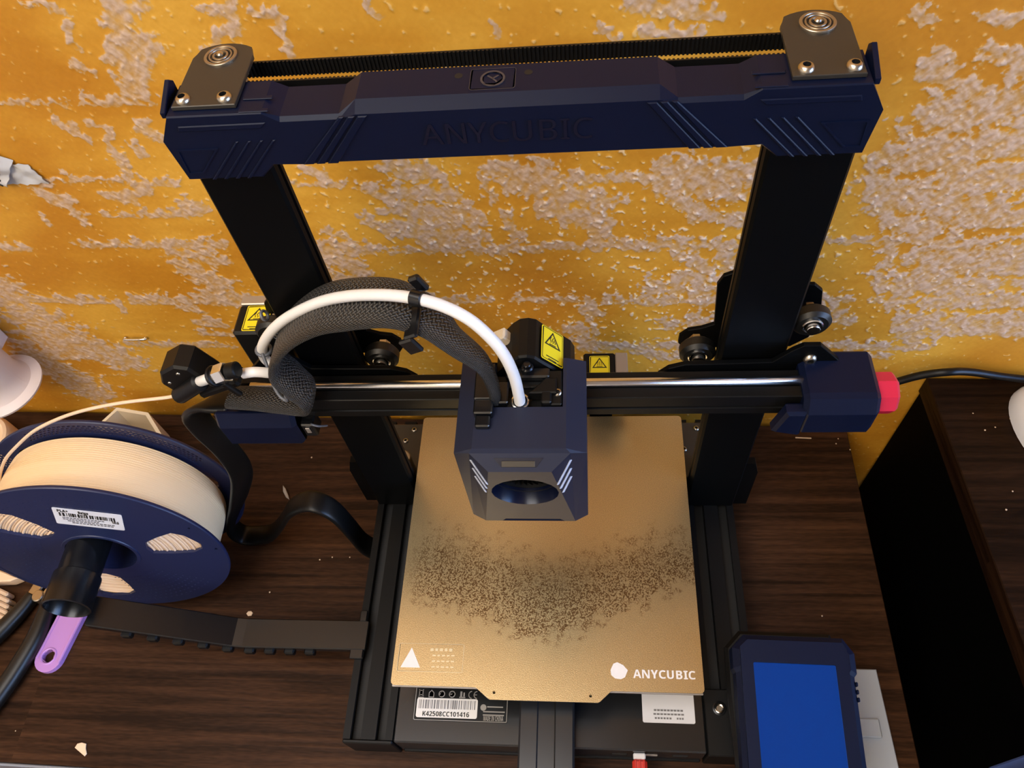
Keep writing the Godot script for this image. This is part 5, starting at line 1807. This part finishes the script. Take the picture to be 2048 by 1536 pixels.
func make_scraps() -> void:
	var rng := RandomNumberGenerator.new()
	rng.seed = 3
	# flat flakes, each one its own
	var flakes := [
		[v3(-0.3950, 0.0, 0.1448), [-0.0060, 0.0014, -0.0048, 0.0046, -0.0012, 0.0056, 0.0030, 0.0048, 0.0040, 0.0012, 0.0064, -0.0028, 0.0052, -0.0048], "beige", "tan flake with one straight edge near the desk's front left corner"],
		[v3(-0.2752, 0.0, 0.0275), [-0.0030, 0.0, -0.0018, 0.0022, 0.0010, 0.0024, 0.0030, 0.0008, 0.0022, -0.0018, -0.0010, -0.0022], "beige", "small round tan flake behind the printed arm"]]
	for q in flakes:
		var s := begin()
		add_prism(s, pv(q[1]), 0.0003, 0.0014, Transform3D(Basis(Vector3.RIGHT, v3(0, 0, -1), Vector3.UP), Vector3.ZERO), 0.0003)
		var o := put("plastic_flake", done(s, M[q[2]]))
		o.position = q[0]
		tag(o, q[3], "flake")
	var f := begin()   # crumpled silvery sliver leaning on the flat cable
	add_prism(f, pv([-0.0035, 0.0075, -0.0005, 0.0040, 0.0030, -0.0030, 0.0045, -0.0075, 0.0005, -0.0050, -0.0030, 0.0010]), 0.0008, 0.0020, Transform3D(Basis(v3(1, 0.1, 0), v3(0, 0.35, -1), v3(0, 1, 0.35)).orthonormalized(), v3(0, 0.003, 0)), 0.0004)
	var fo := put("foil_sliver", done(f, M.alu))
	fo.position = v3(-0.2652, 0.0, -0.0924)
	tag(fo, "crumpled silvery sliver on the desk behind the flat cable", "scrap")
	var ts := begin()
	add_box(ts, v3(0, 0.0006, 0), v3(0.0150, 0.0010, 0.0014), 0.0003, Basis(Vector3.UP, -0.05))
	var to := put("filament_offcut", done(ts, M.beige_print))
	to.position = v3(0.2415, 0.0, -0.1535)
	tag(to, "thin tan offcut on the desk behind the right column", "scrap")
	# crumbs
	var spots := [[-0.2191, -0.0245], [0.2740, -0.1525], [0.2711, -0.1470], [0.2829, -0.1404], [-0.2608, 0.0073], [-0.1906, -0.0273], [-0.2075, -0.0271], [-0.46, 0.132], [-0.2480, -0.1330], [0.2300, 0.0200]]
	var spots2 := [[0.3589, -0.1290], [0.3640, -0.1124], [0.3729, -0.1152], [0.3872, -0.1234], [0.3600, -0.0403], [0.3695, -0.0563], [0.3738, -0.0175], [0.3820, -0.0300], [0.3860, -0.0620], [0.3780, 0.0050]]
	var base_m := begin()
	add_prism(base_m, pv([-0.0008, -0.0002, 0.0001, -0.0008, 0.0008, 0.0001, 0.0002, 0.0007, -0.0005, 0.0005]), 0.0, 0.0008, Transform3D(Basis(Vector3.RIGHT, v3(0, 0, -1), Vector3.UP), Vector3.ZERO), 0.0002)
	var me := done(base_m, M.beige_print)
	for k in 2:
		for q in [spots, spots2][k]:
			var o := put("crumb", me)
			o.position = v3(q[0], 0.0002 + 0.085 * k, q[1])
			o.rotation.y = rng.randf() * 6.0
			o.scale = Vector3.ONE * rng.randf_range(0.7, 1.2)
			if k == 0:
				tag(o, "tiny pale crumb on the printer's desk", "crumb", "crumbs on the printer's desk")
			else:
				tag(o, "tiny pale crumb on the higher right desk", "crumb", "crumbs on the side desk")

# ---------------------------------------------------------------- scene
func _ready() -> void:
	var cam := Camera3D.new()
	cam.name = "camera"
	cam.keep_aspect = Camera3D.KEEP_HEIGHT
	cam.fov = 52.7253
	cam.near = 0.01
	cam.far = 20.0
	cam.transform = Transform3D(Basis(v3(0.994900, -0.089877, -0.045785), v3(0.011285, 0.550244, -0.834928), v3(0.100234, 0.830153, 0.548452)), v3(0.03571896, 0.68050525, 0.22898906))
	add_child(cam)
	cam.current = true
	var env := Environment.new()
	env.background_mode = Environment.BG_SKY
	var sm := ProceduralSkyMaterial.new()
	sm.sky_top_color = c8(120, 165, 235)
	sm.sky_horizon_color = c8(205, 222, 245)
	sm.ground_bottom_color = c8(90, 95, 100)
	sm.ground_horizon_color = c8(170, 180, 190)
	sm.sky_energy_multiplier = 3.2
	sm.ground_energy_multiplier = 1.6
	var sky := Sky.new()
	sky.sky_material = sm
	env.sky = sky
	env.ambient_light_source = Environment.AMBIENT_SOURCE_DISABLED
	env.tonemap_mode = Environment.TONE_MAPPER_LINEAR
	env.tonemap_exposure = 1.04
	env.sdfgi_enabled = true
	env.ssao_enabled = true
	env.ssil_enabled = true
	var we := WorldEnvironment.new()
	we.name = "world"
	we.environment = env
	add_child(we)
	make_materials()
	make_room()
	make_lamp()
	make_desks()
	make_printer()
	make_spool()
	make_small()

func make_lamp() -> void:   # two unseen square panels added for their light: neutral over desk, warm further in
	unseen_ceiling_lamp(v3(-0.50, 1.80, 0.45), c8(242, 240, 238), 1.8, "added unseen square neutral white panel lamp on the ceiling over the desk")
	unseen_ceiling_lamp(v3(-0.85, 1.80, 1.70), c8(255, 236, 210), 2.9, "unseen square warm white panel lamp on the ceiling behind the photographer")

func unseen_ceiling_lamp(at: Vector3, col: Color, energy: float, label: String) -> void:
	var lp := thing("unseen_ceiling_lamp", label, "lamp", at)
	simple("lamp_housing", v3(0, 0.014, 0), v3(1.06, 0.026, 1.06), 0.004, M.frame_white, lp)
	var gm := mat(c8(250, 245, 235), 0.5)
	gm.emission_enabled = true
	gm.emission = col
	gm.emission_energy_multiplier = 0.5 * energy
	simple("lamp_panel", v3(0, -0.002, 0), v3(1.0, 0.006, 1.0), 0.0, gm, lp)
	var l := AreaLight3D.new()
	l.name = "lamp_light"
	l.light_color = col
	l.light_energy = energy
	l.area_size = Vector2(1.0, 1.0)
	l.area_range = 8.0
	l.area_attenuation = 2.0
	l.shadow_enabled = true
	l.position = v3(0, -0.012, 0)
	l.rotation.x = -PI / 2
	lp.add_child(l)
